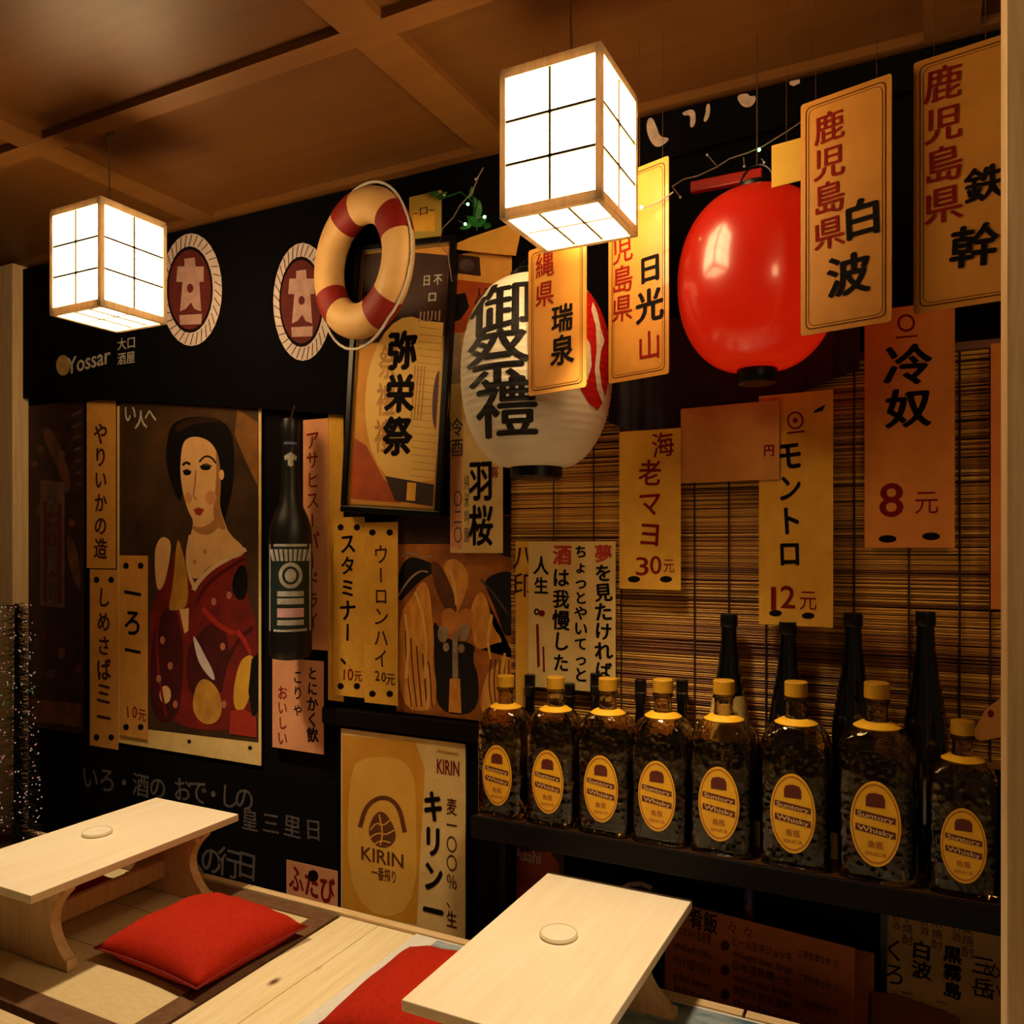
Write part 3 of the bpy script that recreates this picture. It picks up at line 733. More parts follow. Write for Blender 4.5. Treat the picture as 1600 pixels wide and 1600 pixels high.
rp.band([(622, 933), (640, 905), (658, 891), (670, 894)], 3, SIL, 5, 'printed_edge'); rp.band([(628, 870), (638, 862), (662, 872), (676, 868)], 2.5, SIL, 5, 'printed_edge'); rp.band([(752, 905), (775, 930), (795, 960)], 3, GREYM, 5, 'printed_edge')
for k in range(5):
    rp.band([(634 + k * 9, 985 + 12 * k), (636 + k * 9, 1040), (644 + k * 8, 1104)], 2, M('print_brown_fold', ''), 4, 'printed_pleat'); rp.band([(768 + k * 7, 1030), (764 + k * 8, 1070), (772 + k * 6, 1112)], 2, MATS['print_brown_fold'], 4, 'printed_pleat')
rp.done()
# --- framed lantern picture
fr = Sheet('framed_picture', 'black framed picture of a golden festival lantern partly behind the life ring', 'picture', (556, 696, 390, 795), 1.955, TAN, 0, 4.0, .006)
M('print_gold2', 'e0b65e', .6, .06, 6)
fr.flat([(560, 396), (692, 396), (692, 520), (560, 545)], M('print_dark_brown', ''), 1, 'printed_ground')
fr.ell(640, 625, 66, 130, MATS['print_gold2'], 2, 'printed_lantern'); fr.flat([(640, 500), (690, 500), (690, 745), (640, 755)], MATS['print_gold2'], 2, 'printed_lantern')
fr.flat([(560, 690), (580, 700), (610, 750), (640, 770), (640, 785), (560, 785)], M('print_orange', 'b04a14', .6, .2, 10), 1, 'printed_glow')
fr.flat([(612, 745), (690, 752), (690, 786), (630, 782)], M('print_dark_brown', ''), 3, 'printed_base'); fr.flat([(648, 752), (662, 752), (662, 780), (648, 780)], YELL, 4, 'printed_tag')
fr.vtext('弥栄祭', 628, 515, 715, INK, bold=.05, jit=3, layer=4, maxw=.115); fr.vtext('祭禮禮', 607, 540, 712, GOLD, bold=.03, jit=3, layer=3, maxw=.075)
for k in range(4): fr.band([(650 + k * 5, 570), (648 + k * 5, 655)], 2, GOLD, 4, 'printed_small_text')
for k in range(22): fr.band([(652, 510 + k * 11), (690, 511 + k * 11)], 1.0, GOLD, 3, 'printed_rib')
fr.ell(688, 620, 8, 45, M('print_purple', '5a3040', .6), 4, 'printed_mark', 90, 270)
fr.htext('日 不', 655, 684, 436, 18, GREYP, .03); fr.htext('ロ', 664, 676, 462, 18, GREYP, .03); fr.htext('川川', 650, 684, 492, 18, PINK, .03)
fx0, fx1, fz0, fz1 = fr.x0, fr.x1, fr.z0, fr.z1
fr.done()
e = .02
for nm, (x0, x1, z0, z1) in (('frame_rail', (fx0 - e, fx1 + e, fz0 - e, fz0)), ('frame_rail', (fx0 - e, fx1 + e, fz1, fz1 + e)), ('frame_stile', (fx0 - e, fx0, fz0, fz1)), ('frame_stile', (fx1, fx1 + e, fz0, fz1))):
    MB().box(x0, x1, -.02, .006, z0, z1, .002).build(nm, BLACKM, fr.root)
for (x0, x1, z0, z1) in ((fx0, fx1, fz0, fz0 + .008), (fx0, fx1, fz1 - .008, fz1), (fx0, fx0 + .006, fz0, fz1), (fx1 - .006, fx1, fz0, fz1)):
    MB().box(x0, x1, -.0115, -.0065, z0, z1).build('gilt_slip', M('gilt', '9c7a3c', .4, .1, 20, metal=.5), fr.root)
# --- papers behind the white lantern
op = Sheet('collage_poster', 'orange and cream picture poster behind the white lantern', 'poster', (702, 800, 392, 650), 1.975, TAN)
op.flat([(704, 396), (750, 402), (752, 432), (704, 426)], M('print_dark_brown', ''), 1, 'printed_photo'); op.ell(730, 415, 12, 10, GREYM, 2, 'printed_figure')
op.flat([(704, 436), (775, 444), (775, 480), (735, 520), (704, 520)], M('print_orange', ''), 1, 'printed_block'); op.flat([(702, 462), (728, 458), (734, 480), (720, 500), (702, 506)], BLK, 2, 'printed_head')
op.flat([(704, 525), (722, 520), (720, 618), (704, 620)], SIL, 2, 'printed_sleeve'); op.htext('人円', 742, 772, 462, 26, CREST, .03)
op.done()
MB()
hp = Sheet('sake_poster', 'pale poster with two large kanji below the white lantern', 'poster', (704, 786, 596, 864), 1.968, CREAM)
hp.flat([(704, 700), (722, 702), (722, 858), (704, 855)], PINKP, 1, 'pink_margin')
hp.vtext('羽桜', 752, 716, 856, INK, bold=.03, wide=1.0, maxw=.085); hp.vtext('冷酒', 712, 652, 716, GREYM, bold=.01); hp.vtext('〇二〇', 716, 765, 850, GREYM, bold=.01, maxw=.03); hp.vtext('純米吟醸', 730, 740, 850, GREYM, bold=.0, maxw=.02); hp.vtext('喜', 772, 728, 748, RED, bold=.01)
hp.done()
gpst = Sheet('green_label', 'small greenish yellow label paper right of the life ring', 'paper', (640, 690, 303, 383), 1.955, M('green_yellow_paper', '9a9440', .8, .25, 12, second='b88a30'))
gpst.flat([(646, 330), (680, 332), (680, 362), (646, 362)], YELL, 1, 'printed_panel'); gpst.htext('~口~', 646, 680, 330, 14, BRN, .02); gpst.done()
bx = Sheet('cardboard_sheet', 'plain brown card slanting between the green garland and the lamp', 'card', (702, 812, 362, 394), 1.95, TAN, thick=.004, outline=[(698, 388), (735, 372), (800, 350), (815, 356), (806, 400), (760, 396)])
bx.done()
# --- calligraphy poem on cream paper and the yellow strip next to it
strip('narrow yellow strip beside the poem sheet', (806, 830, 846, 1105), 1.966, YELL, [('八印', 818, 850, 935, BRN, HT)], deco_=(False, False), name='paper_strip')
po = Sheet('poem_sheet', 'cream sheet covered in four columns of brush calligraphy', 'paper', (826, 962, 846, 1078), 1.96, CREAM, thick=.0015)
VER = M('vermilion_ink', 'b83018', .8)
po.vtext('夢', 943, 850, 880, VER, bold=.04); po.vtext('を見たければ', 943, 880, 1062, INK, bold=.035, jit=6, wide=1.0); po.vtext('ちょっとやいてっと', 908, 850, 1066, INK, bold=.035, jit=6); po.vtext('酒', 879, 850, 884, VER, bold=.04); po.vtext('は我慢した', 877, 886, 1052, INK, bold=.03, jit=6, maxw=.055)
po.vtext('人生。', 846, 868, 962, INK, bold=.03, jit=6, maxw=.05)
po.flat([(838, 975), (842, 975), (844, 1040), (840, 1044)], RED, 2, 'red_stroke'); po.flat([(848, 1010), (851, 1010), (852, 1050), (849, 1050)], RED, 2, 'red_stroke'); po.ell(847, 958, 5, 5, RED, 3, 'red_seal')
po.done()
# --- menu strips on the blind
s = Sheet('menu_strip', 'tan menu strip in red brush writing priced 30 on the bamboo blind', 'menu strip', (968, 1064, 672, 921), 1.945, YELL, 3, group='handwritten menu strips', thick=.0015)
deco(s, 968, 1064, 672, 921, top=False); s.vtext('海', 1036, 672, 718, RED, **HT); s.vtext('老マヨ', 1016, 715, 858, RED, bold=.02, jit=5, wide=.9, maxw=.09); s.htext('3', 994, 1014, 884, 40, RED, .01); s.htext('0', 1016, 1034, 882, 40, RED, .01); s.htext('元', 1037, 1054, 884, 24, RED, .0); s.done()
s = Sheet('blank_card', 'blank tan sheet hung sideways between two menu strips', 'paper', (1064, 1218, 632, 752), 1.935, TANR, 6, group=None, thick=.0015)
s.htext('円', 1194, 1210, 704, 20, RED, .03); s.done()
s = Sheet('menu_strip', 'orange menu strip of black katakana priced 12 above the dark bottles', 'menu strip', (1186, 1302, 614, 978), 1.925, YELL, 5, group='handwritten menu strips', thick=.0015)
s.flat([(1275, 640), (1290, 632), (1286, 642), (1270, 646)], INK, 1, 'sprig'); s.ell(1212, 958, 10, 5, INK, 1, 'sprig'); s.ell(1263, 962, 10, 5, INK, 1, 'sprig')
s.ell(1243, 657, 13, 14, RED, 1, 'sun_mark'); s.ell(1243, 657, 10, 11, YELL, 2, 'sun_mark'); s.ell(1243, 657, 4, 4, RED, 3, 'sun_mark'); s.band([(1230, 677), (1258, 674)], 3, RED, 1, 'sun_mark')
s.vtext('モントロ', 1234, 686, 890, INK, bold=.035, jit=4, maxw=.06); s.htext('1', 1205, 1213, 934, 52, RED, .01); s.htext('2', 1220, 1243, 932, 50, RED, .01); s.htext('元', 1250, 1276, 938, 34, RED, .0); s.done()
s = Sheet('menu_strip', 'wide orange menu strip with two black kanji priced 8', 'menu strip', (1351, 1492, 478, 856), 1.962, M('deep_orange_paper', 'd98a3c', .85, .06, 10, second='c87a30'), 4, group='handwritten menu strips', thick=.0015)
s.ell(1387, 842, 14, 6, INK, 1, 'sprig'); s.ell(1455, 838, 14, 6, INK, 1, 'sprig'); s.ell(1416, 505, 14, 14, RED, 1, 'sun_mark'); s.ell(1416, 505, 10, 10, MATS['deep_orange_paper'], 2, 'sun_mark'); s.band([(1400, 528), (1434, 525)], 3, RED, 1, 'sun_mark')
s.vtext('冷奴', 1419, 536, 672, INK, bold=.035, jit=3, wide=1.05); s.htext('8', 1374, 1412, 780, 74, RED, .015); s.htext('元', 1430, 1466, 785, 40, RED, .0); s.done()
strip('dark orange strip edge beside the right post', (1548, 1600, 535, 952), 1.93, ORANGE, [], deco_=(False, False), name='paper_strip')
# --- beer poster below the rail
kp = Sheet('beer_poster', 'gold beer can poster with black katakana below the black rail', 'poster', (534, 728, 1150, 1462), 1.985, CREAM, thick=.004)
CAN = M('print_can_gold', 'd69a2c', .5, .12, 4, second='b87c1c')
kp.soft = True
kp.flat([(536, 1148), (650, 1158), (665, 1200), (652, 1444), (536, 1420)], CAN, 1, 'printed_ground'); kp.flat([(545, 1200), (575, 1182), (620, 1182), (645, 1200), (652, 1240), (652, 1440), (545, 1418)], M('print_can_light', 'e2b04c', .5, .08, 5, second='d39c38'), 2, 'printed_can')
CR = M('print_crest_brown', '6e3a18', .6, .2, 30)
kp.band([(564, 1292), (572, 1262), (590, 1246), (610, 1246), (626, 1262), (634, 1300)], 7, CR, 3, 'printed_crest')
kp.flat([(575, 1300), (585, 1272), (600, 1265), (615, 1285), (622, 1310), (608, 1325), (588, 1322)], CR, 3, 'printed_crest'); [kp.band(q_, 2.2, MATS['print_can_light'], 4, 'printed_crest_line') for q_ in ([(580, 1296), (590, 1284), (600, 1290), (612, 1280)], [(580, 1308), (592, 1300), (604, 1304), (618, 1296)], [(586, 1318), (598, 1312), (612, 1316)], [(594, 1272), (600, 1300), (596, 1320)])]
kp.htext('KIRIN', 566, 632, 1338, 30, CR, .02, 3); kp.htext('一番搾り', 582, 620, 1366, 22, CR, .02, 3)
kp.htext('KIRIN', 684, 719, 1198, 32, RED, .02, 3); kp.vtext('キリン一', 678, 1232, 1450, INK, bold=.05, maxw=.075, layer=3); kp.vtext('麦一〇〇％、生', 707, 1245, 1450, BRN, bold=.005, maxw=.04, layer=3); kp.band([(684, 1172), (718, 1178)], 3, GOLD, 3, 'printed_line')
kp.done()
s = Sheet('small_note', 'small pinkish brush note at the foot of the chalkboard', 'paper', (448, 528, 1352, 1412), 1.982, PINKP, thick=.0015); s.htext('ふたび', 452, 524, 1382, 44, RED, .03, slope=-.1); s.ell(490, 1368, 8, 9, INK, 3, 'ink_blot'); s.done()
# --- below the shelf
s = Sheet('small_beer_poster', 'dim little beer poster in the dark below the shelf', 'poster', (797, 882, 1312, 1470), 1.985, M('print_dim_brown', '35180c', .6, .3, 9)); s.flat([(806, 1345), (815, 1330), (860, 1330), (874, 1350), (876, 1460), (806, 1450)], M('print_orange', ''), 1, 'printed_glass'); s.htext('Asahi', 804, 846, 1336, 26, GREYP, .03, 3); s.done()
s = Sheet('round_sign', 'dark round sign with a pale rim showing above the nearer table', 'sign', (950, 1040, 1372, 1480), 1.985, BLK, outline=[(995 + 40 * math.cos(R(k * 12)), 1425 + 48 * math.sin(R(k * 12))) for k in range(30)], thick=.008); s.band([(960, 1402), (970, 1388), (985, 1380), (1004, 1379), (1020, 1386)], 7, GREYP, 1, 'pale_rim'); s.done()
mn = Sheet('menu_board', 'brown printed menu card standing behind the nearer table', 'menu', (1040, 1336, 1430, 1640), 2.12 / KY, M('brown_card', 'a85a22', .7, .08, 6, second='944a18'), thick=.006, outline=[(1040, 1404), (1336, 1480), (1336, 1642), (1040, 1574)])
mn.htext('肴飯', 1078, 1122, 1438, 34, INK, .02, slope=-.07); mn.htext('々 々', 1138, 1176, 1452, 24, RED, .0, slope=-.07)
for j in range(5):
    y_ = 1462 + j * 24
    mn.htext(('おつまみ小皿各種', 'chilled tofu', 'やきとり盛り合わせ', 'grilled skewers', '枝豆塩ゆで')[j], 1054, 1112, y_ - 4, 17, BRN, .01, slope=-.07)
for j, tt in enumerate(('ビール生中ジョッキ', 'draught beer large', '日本酒熱燗一合', 'warm sake bottle', '焼酎水割お湯割', 'shochu cut')):
    y_ = 1486 + j * 19; mn.htext(tt, 1146, 1238, y_ - 5, 15, BRN, .01, slope=-.07)
    if j % 2 == 0: mn.ell(1134, y_ - 10, 7, 8, BRN, 2, 'bullet'); mn.htext('ご予約承り中 12', 1248, 1310, y_ + 10, 13, BRN, .01, slope=-.07)
mn.done()
s = Sheet('brown_card_edge', 'plain brown card leaning behind the menu card', 'card', (1336, 1366, 1484, 1640), 1.99, M('brown_card', ''), thick=.008); s.done()
s = Sheet('carton', 'low plain brown carton before the black framed menu', 'carton', (1362, 1500, 1556, 1625), 1.978, M('carton_brown', '7d4018', .8, .1, 8), thick=.012, outline=[(1362, 1548), (1400, 1553), (1440, 1566), (1500, 1590), (1500, 1640), (1362, 1628)]); s.done()
fm = Sheet('framed_menu', 'black framed handwritten drinks menu beside the right post', 'menu', (1388, 1600, 1445, 1640), 1.994, M('aged_paper', 'b58a54', .8, .12, 8, second='9c7240'), thick=.004, outline=[(1386, 1418), (1620, 1472), (1620, 1668), (1386, 1612)])
for tx, px_, y0_, y1_, mt, bo in (('黒霧島', 1488, 1476, 1560, INK, .04), ('白波', 1440, 1468, 1530, INK, .03), ('くろ', 1398, 1464, 1540, INK, .01), ('三岳', 1536, 1490, 1560, INK, .01), ('芋焼酎', 1418, 1424, 1476, BRN, .0), ('米焼酎', 1464, 1432, 1484, BRN, .0), ('麦焼酎', 1512, 1440, 1496, BRN, .0), ('名酒', 1400, 1424, 1452, BRN, .0), ('名酒', 1444, 1432, 1460, BRN, .0), ('名酒', 1494, 1440, 1470, BRN, .0), ('二一', 1418, 1545, 1590, BRN, .0), ('二一', 1470, 1560, 1600, BRN, .0), ('めい', 1550, 1500, 1560, BRN, .0)):
    fm.vtext(tx, px_, y0_, y1_, mt, bold=bo, jit=3, maxw=.05)
fp_ = [fm.loc(1386, 1418), fm.loc(1620, 1472), fm.loc(1386, 1612)]
fm.done()
def frame_bar(p, q, wd, nm):
    d = Vector((q[0] - p[0], 0, q[1] - p[1])); n = Vector((-d.z, 0, d.x)).normalized() * wd
    P = [(p[0], p[1]), (q[0], q[1]), (q[0] + n.x, q[1] + n.z), (p[0] + n.x, p[1] + n.z)]
    MB().prism(P, 'y', -.016, .002).build(nm, BLACKM, fm.root)
frame_bar(fp_[0], fp_[1], .014, 'frame_rail'); frame_bar(fp_[2], fp_[0], .014, 'frame_stile')

# ================================================================== HANGING LAMINATED STRIPS
LAM = M('laminated_tan_card', 'bb8238', .35, .05, 10, second='ab742e', coat=.3)
def hang(label, box, Y, rot, texts, strs, mat=LAM):
    s = Sheet('hanging_sign', label, 'sign', box, Y, mat, rot, 0, .003, 'laminated drink signs hung from the ceiling', corner=.006)
    s.rim(.010, .0022, BRN, 1, .012); s.rim(.016, .0012, BRN, 1, .014)
    for tx in texts: s.vtext(tx[0], tx[1], tx[2], tx[3], tx[4], **tx[5])
    s.done(); s.strings(strs); return s
K = dict(bold=.012, jit=3, wide=.95, layer=3); KB = dict(bold=.03, jit=3, wide=1.0, layer=3)
hang('narrow laminated sign in front of the white lantern', (827, 917, 378, 612), 1.593, 16, [('縄県', 853, 392, 482, RED, K), ('瑞', 880, 474, 520, INK, KB), ('泉', 880, 522, 572, INK, KB)], (850, 895))
hang('laminated sign between the white and the red lantern', (952, 1046, 262, 592), 1.69, 18, [('鹿児島県', 974, 322, 505, RED, K), ('日', 1017, 395, 445, INK, KB), ('光', 1016, 450, 505, INK, KB), ('山', 1016, 515, 565, RED, K)], (1000, 1036))
hang('laminated sign with a large white-wave name covering the red lantern', (1252, 1394, 140, 514), 1.575, 14, [('鹿児島県', 1296, 172, 392, RED, K), ('白', 1348, 308, 374, INK, KB), ('波', 1326, 394, 466, INK, KB)], (1275, 1370))
hang('laminated sign half hidden by the right post', (1428, 1600, 72, 478), 1.56, 10, [('鹿児島県', 1474, 100, 352, RED, K), ('鉄', 1538, 258, 318, INK, KB), ('幹', 1522, 350, 420, INK, KB)], (1460, 1540))
yn = Sheet('square_note', 'blank mustard yellow square card left of the large hanging sign', 'card', (1206, 1252, 222, 288), 1.605, M('mustard_card', 'b8912e', .8, .06, 10), 8, thick=.002, group=None)
yn.done(); yn.strings((1229,))

# ================================================================== LANTERNS
def lantern_shape(Rr, H, ribs, cap_r):
    prof = []; n = max(ribs * 4, 60)
    for k in range(n + 1):
        q = k / n; u = 2 * q - 1
        r = cap_r + (Rr - cap_r) * (1 - abs(u) ** 2.15) ** .52
        if ribs: r += .0016 * (abs(math.sin(q * ribs * math.pi)) - .5)
        prof.append((r, H * q))
    return prof
class Lantern:
    def __init__(s, name, label, cx, cy, rx, ry, Y, mat, capf, ribs):
        s.c = at(cx, cy, Y); s.cx, s.cy = cx, cy
        depth = (s.c - CAM).dot(FWD); s.k = depth / F
        s.Rr = rx * s.k; s.H = 2 * ry * s.k; s.rxpx = rx
        s.root = empty(name, (s.c.x, s.c.y, s.c.z - s.H / 2)); tag(s.root, label, 'lantern')
        s.prof = lantern_shape(s.Rr, s.H, ribs, s.Rr * capf)
        MB().lathe(s.prof, 64).build('paper_body', mat, s.root, True)
        d = CAM - s.c; s.th0 = math.atan2(d.y, d.x); s.capr = s.Rr * capf
    def radius(s, z):
        q = max(0, min(1, z / s.H)) * (len(s.prof) - 1); i = min(int(q), len(s.prof) - 2); a, b = s.prof[i][0], s.prof[i + 1][0]
        return a + (b - a) * (q - i)
    def surf(s, px, py, off=.0015):
        z = s.H / 2 + (s.cy - py) * s.k; r = s.radius(z)
        q = max(-.985, min(.985, (px - s.cx) * s.k / r)); a = s.th0 + math.asin(q)
        return ((r + off) * math.cos(a), (r + off) * math.sin(a), z)
    def put(s, tris, mat, name, off):
        """2-D pixel shapes wrapped onto the body; tris is a list of (points, faces)"""
        bm = bmesh.new()
        for v, f in tris:
            vs_ = [bm.verts.new((p[0], p[1], 0)) for p in v]
            for q in f:
                try: bm.faces.new([vs_[i] for i in q])
                except Exception: pass
        bmesh.ops.triangulate(bm, faces=bm.faces[:])
        for _ in range(3):
            es = [e_ for e_ in bm.edges if e_.calc_length() > 7]
            if es: bmesh.ops.subdivide_edges(bm, edges=es, cuts=1)
            bmesh.ops.triangulate(bm, faces=[f_ for f_ in bm.faces if len(f_.verts) > 3])
        bm.verts.index_update()
        o = obj(name, [s.surf(q.co.x, q.co.y, off) for q in bm.verts], [[q.index for q in f_.verts] for f_ in bm.faces], mat, s.root); bm.free()
        return o
    def caps(s, mat, hb, ht, fac=1.05):
        MB().lathe([(s.capr * fac * .92, -hb), (s.capr * fac, -hb * .8), (s.capr * fac, .004), (s.capr * fac * .95, .008)], 40).build('lower_ring', mat, s.root, True)
        MB().lathe([(s.capr * fac * .95, s.H - .008), (s.capr * fac, s.H - .004), (s.capr * fac, s.H + ht * .8), (s.capr * fac * .9, s.H + ht)], 40).build('upper_ring', mat, s.root, True)
        m = MB(); n = 16; zt_ = s.H + ht
        m.tube([(s.capr * .9 * math.cos(math.pi * k / n), 0, zt_ - .004 + .05 * math.sin(math.pi * k / n)) for k in range(n + 1)], .003, 8); m.build('carrying_bail', mat, s.root, True)
        MB().tube([(0, 0, zt_ + .046), (0, 0, CEIL - s.root.location.z - .001)], .0016, 6).build('hanging_cord', STRING, s.root)
WP = M('white_lantern_paper', 'efe6d2', .6, .05, 8, second='e2d8c0')
wl = Lantern('paper_lantern', 'white ribbed paper lantern with three bold black kanji', 838, 585, 118, 146, 1.791, WP, .33, 26)
for ch, cx_, cy_, hh in (('御', 786, 504, 92), ('祭', 782, 582, 92), ('禮', 795, 652, 88)):
    v, f = glyph(ch, .022); wl.put([([(cx_ + (q[0] - .5) * hh * 1.08, cy_ - (q[1] - .375) * hh) for q in v], f)], M('lantern_black', '0f0a09', .6, .2, 40), 'painted_character', .0012)
redp = M('lantern_red', 'c01812', .5, .08, 30)
P = [(902, 470), (920, 468), (936, 490), (945, 520), (948, 560), (946, 600), (940, 634), (928, 652), (914, 645), (902, 628), (896, 612), (912, 612), (918, 590), (916, 560), (904, 540), (900, 500)]
wl.put([(P, [tuple(range(len(P)))])], redp, 'painted_crest', .0014)
P = [(921, 488), (928, 506), (932, 530), (938, 548), (932, 566), (929, 590), (934, 620), (941, 632), (936, 642), (926, 624), (922, 596), (925, 566), (924, 530), (918, 505)]
wl.put([(P, [tuple(range(len(P)))])], M('lantern_white_paint', 'e6d8c0', .6), 'crest_white_gap', .0028)  # white gap between the red commas of the painted crest
wl.caps(BLACKM, .03, .022)
RL = bpy.data.materials.new('lit_red_vinyl'); RL.use_nodes = True
b_ = RL.node_tree.nodes['Principled BSDF']; b_.inputs['Base Color'].default_value = (*lin('5c0703'), 1); b_.inputs['Roughness'].default_value = .28
b_.inputs['Emission Color'].default_value = (1.0, .016, .002, 1); b_.inputs['Coat Weight'].default_value = .6; b_.inputs['Coat Roughness'].default_value = .14
n_ = RL.node_tree.nodes.new('ShaderNodeTexNoise'); n_.inputs['Scale'].default_value = 3
mr_ = RL.node_tree.nodes.new('ShaderNodeMapRange'); mr_.inputs['To Min'].default_value = .33; mr_.inputs['To Max'].default_value = .40
RL.node_tree.links.new(n_.outputs['Fac'], mr_.inputs['Value']); RL.node_tree.links.new(mr_.outputs[0], b_.inputs['Emission Strength'])
rl = Lantern('red_lantern', 'round glowing red lantern with black rings behind the hanging signs', 1183, 440, 122, 138, 1.775, RL, .24, 0)
rl.caps(BLACKM, .032, .02)
# red wooden bar above it
a, b = at(1080, 300, 1.86), at(1192, 272, 1.86)
MBr = MB().box(a.x, b.x, 1.85 * KY, 1.87 * KY, -.014, .014, .004); o = MBr.build('red_bar', M('red_lacquer', '9c1c12', .35, .1, 20), loc=(0, 0, b.z))
tag(o, 'short red lacquered bar above the red lantern', 'bar')

# ================================================================== LIFE RING
c = at(566, 412, 1.86); k_ = (c - CAM).dot(FWD) / F
R0, r0 = 89 * k_, 28 * k_
lr = empty('life_ring', (c.x, c.y, c.z)); lr.rotation_euler = (0, R(8), -R(16)); tag(lr, 'cream life ring with red bands and white rope on the wall', 'life ring')
def torus(a0, a1, rr, n, seg=20, cap=True):
    m = MB(); pts = []; closed = abs(a1 - a0 - 360) < 1e-6
    for k in range(n if closed else n + 1):
        a_ = R(a0 + (a1 - a0) * k / n); pts.append((R0 * math.cos(a_), 0, R0 * math.sin(a_)))
    k0 = len(m.v); N = len(pts)
    for k, p in enumerate(pts):
        a_ = math.atan2(p[2], p[0])
        for j in range(seg):
            q = 2 * math.pi * j / seg; rad = R0 + rr * math.cos(q); m.v.append((rad * math.cos(a_), rr * .8 * math.sin(q), rad * math.sin(a_)))
    for k in range(N if closed else N - 1):
        for j in range(seg): m.f.append((k * seg + j, ((k + 1) % N) * seg + j, ((k + 1) % N) * seg + (j + 1) % seg, k * seg + (j + 1) % seg))
    if not closed: m.f.append(tuple(range(seg))); m.f.append(tuple((N - 1) * seg + j for j in reversed(range(seg))))
    return m
torus(0, 360, r0, 72).build('ring_body', M('cream_vinyl', 'e2b878', .5, .05, 8, second='d4a868'), lr, True)
for a_ in (35, 118, 222, 312):
    torus(a_ - 13, a_ + 13, r0 * 1.035, 10).build('red_band', M('band_red', '8e1710', .6, .1, 20), lr, True)
for i, a_ in enumerate((35, 118, 222, 312)):
    b2 = (35, 118, 222, 312)[(i + 1) % 4]; b2 = b2 + 360 if b2 < a_ else b2
    pts = []
    for k in range(13):
        q = k / 12; an = R(a_ + (b2 - a_) * q); rad = R0 + r0 * 1.06 + (r0 * .5 if i == 2 else r0 * .12) * math.sin(math.pi * q)
        pts.append((rad * math.cos(an), -.004, rad * math.sin(an)))
    MB().tube(pts, .0042, 8).build('rope', WHITEROPE, lr, True)

# ================================================================== BAMBOO BLIND
bl = empty('bamboo_blind', (0, 1.988 * KY, 0)); tag(bl, 'brown bamboo reed blind hanging behind the bottles and menu strips', 'blind')
BX0, BX1 = at(796, 900, 1.975).x, .62
ztop, zbot = at(1150, 580, 1.975).z, at(1150, 1150, 1.975).z
reeds = [MB(), MB(), MB(), MB()]
z = zbot
while z < ztop:
    h_ = random.uniform(.0035, .0075); m = random.choices(reeds, weights=(4, 3, 2, 1.6))[0]
    sl = random.uniform(-.0025, .0025); yo = random.uniform(-.0015, .0015); n = 6
    for i in range(n):
        xa = BX0 + (BX1 - BX0) * i / n; xb2 = BX0 + (BX1 - BX0) * (i + 1) / n
        za = z + sl * (i / n - .5) + .0008 * math.sin(i * 2.1 + z * 300); zb2 = z + sl * ((i + 1) / n - .5) + .0008 * math.sin((i + 1) * 2.1 + z * 300); g = h_ * .44
        y0 = yo
        V = []
        for xx, zz in ((xa, za), (xb2, zb2)):
            for q in range(5):
                an = math.pi * (q / 4) - math.pi / 2
                V.append((xx, y0 - h_ * .5 * math.cos(an), zz + g * math.sin(an)))
        m.add(V, [(q, q + 1, q + 6, q + 5) for q in range(4)])
    z += h_
for m, (nm, h1, h2) in zip(reeds, (('reed_gold', 'e0a846', 'bb8230'), ('reed_brown', 'c08438', '965e24'), ('reed_straw', 'f0c260', 'd8a43c'), ('reed_dark', '8a5224', '643a18'))):
    tag(m.build('reeds', M(nm, h1, .5, .2, 3, (1, 30, 30), 0, 0, .4, h2), bl, True), kind='stuff')
for px_ in (862, 925, 968, 1083, 1137, 1195, 1334, 1420, 1500, 1548):
    p = at(px_, 900, 1.968)
    MB().tube([(p.x, -.008, ztop), (p.x, -.0085, (ztop + zbot) / 2), (p.x, -.008, zbot)], .0022, 6).build('binding_cord', M('dark_cord', '3a1e10', .9), bl)
MB().box(BX0, BX1, -.012, .006, ztop, ztop + .02, .002).build('top_slat', wood('blind_slat', '8a5a2a', '6a4018', 'X'), bl)
MB().box(BX0, BX1, -.010, .004, zbot - .016, zbot, .002).build('bottom_slat', MATS['blind_slat'], bl)

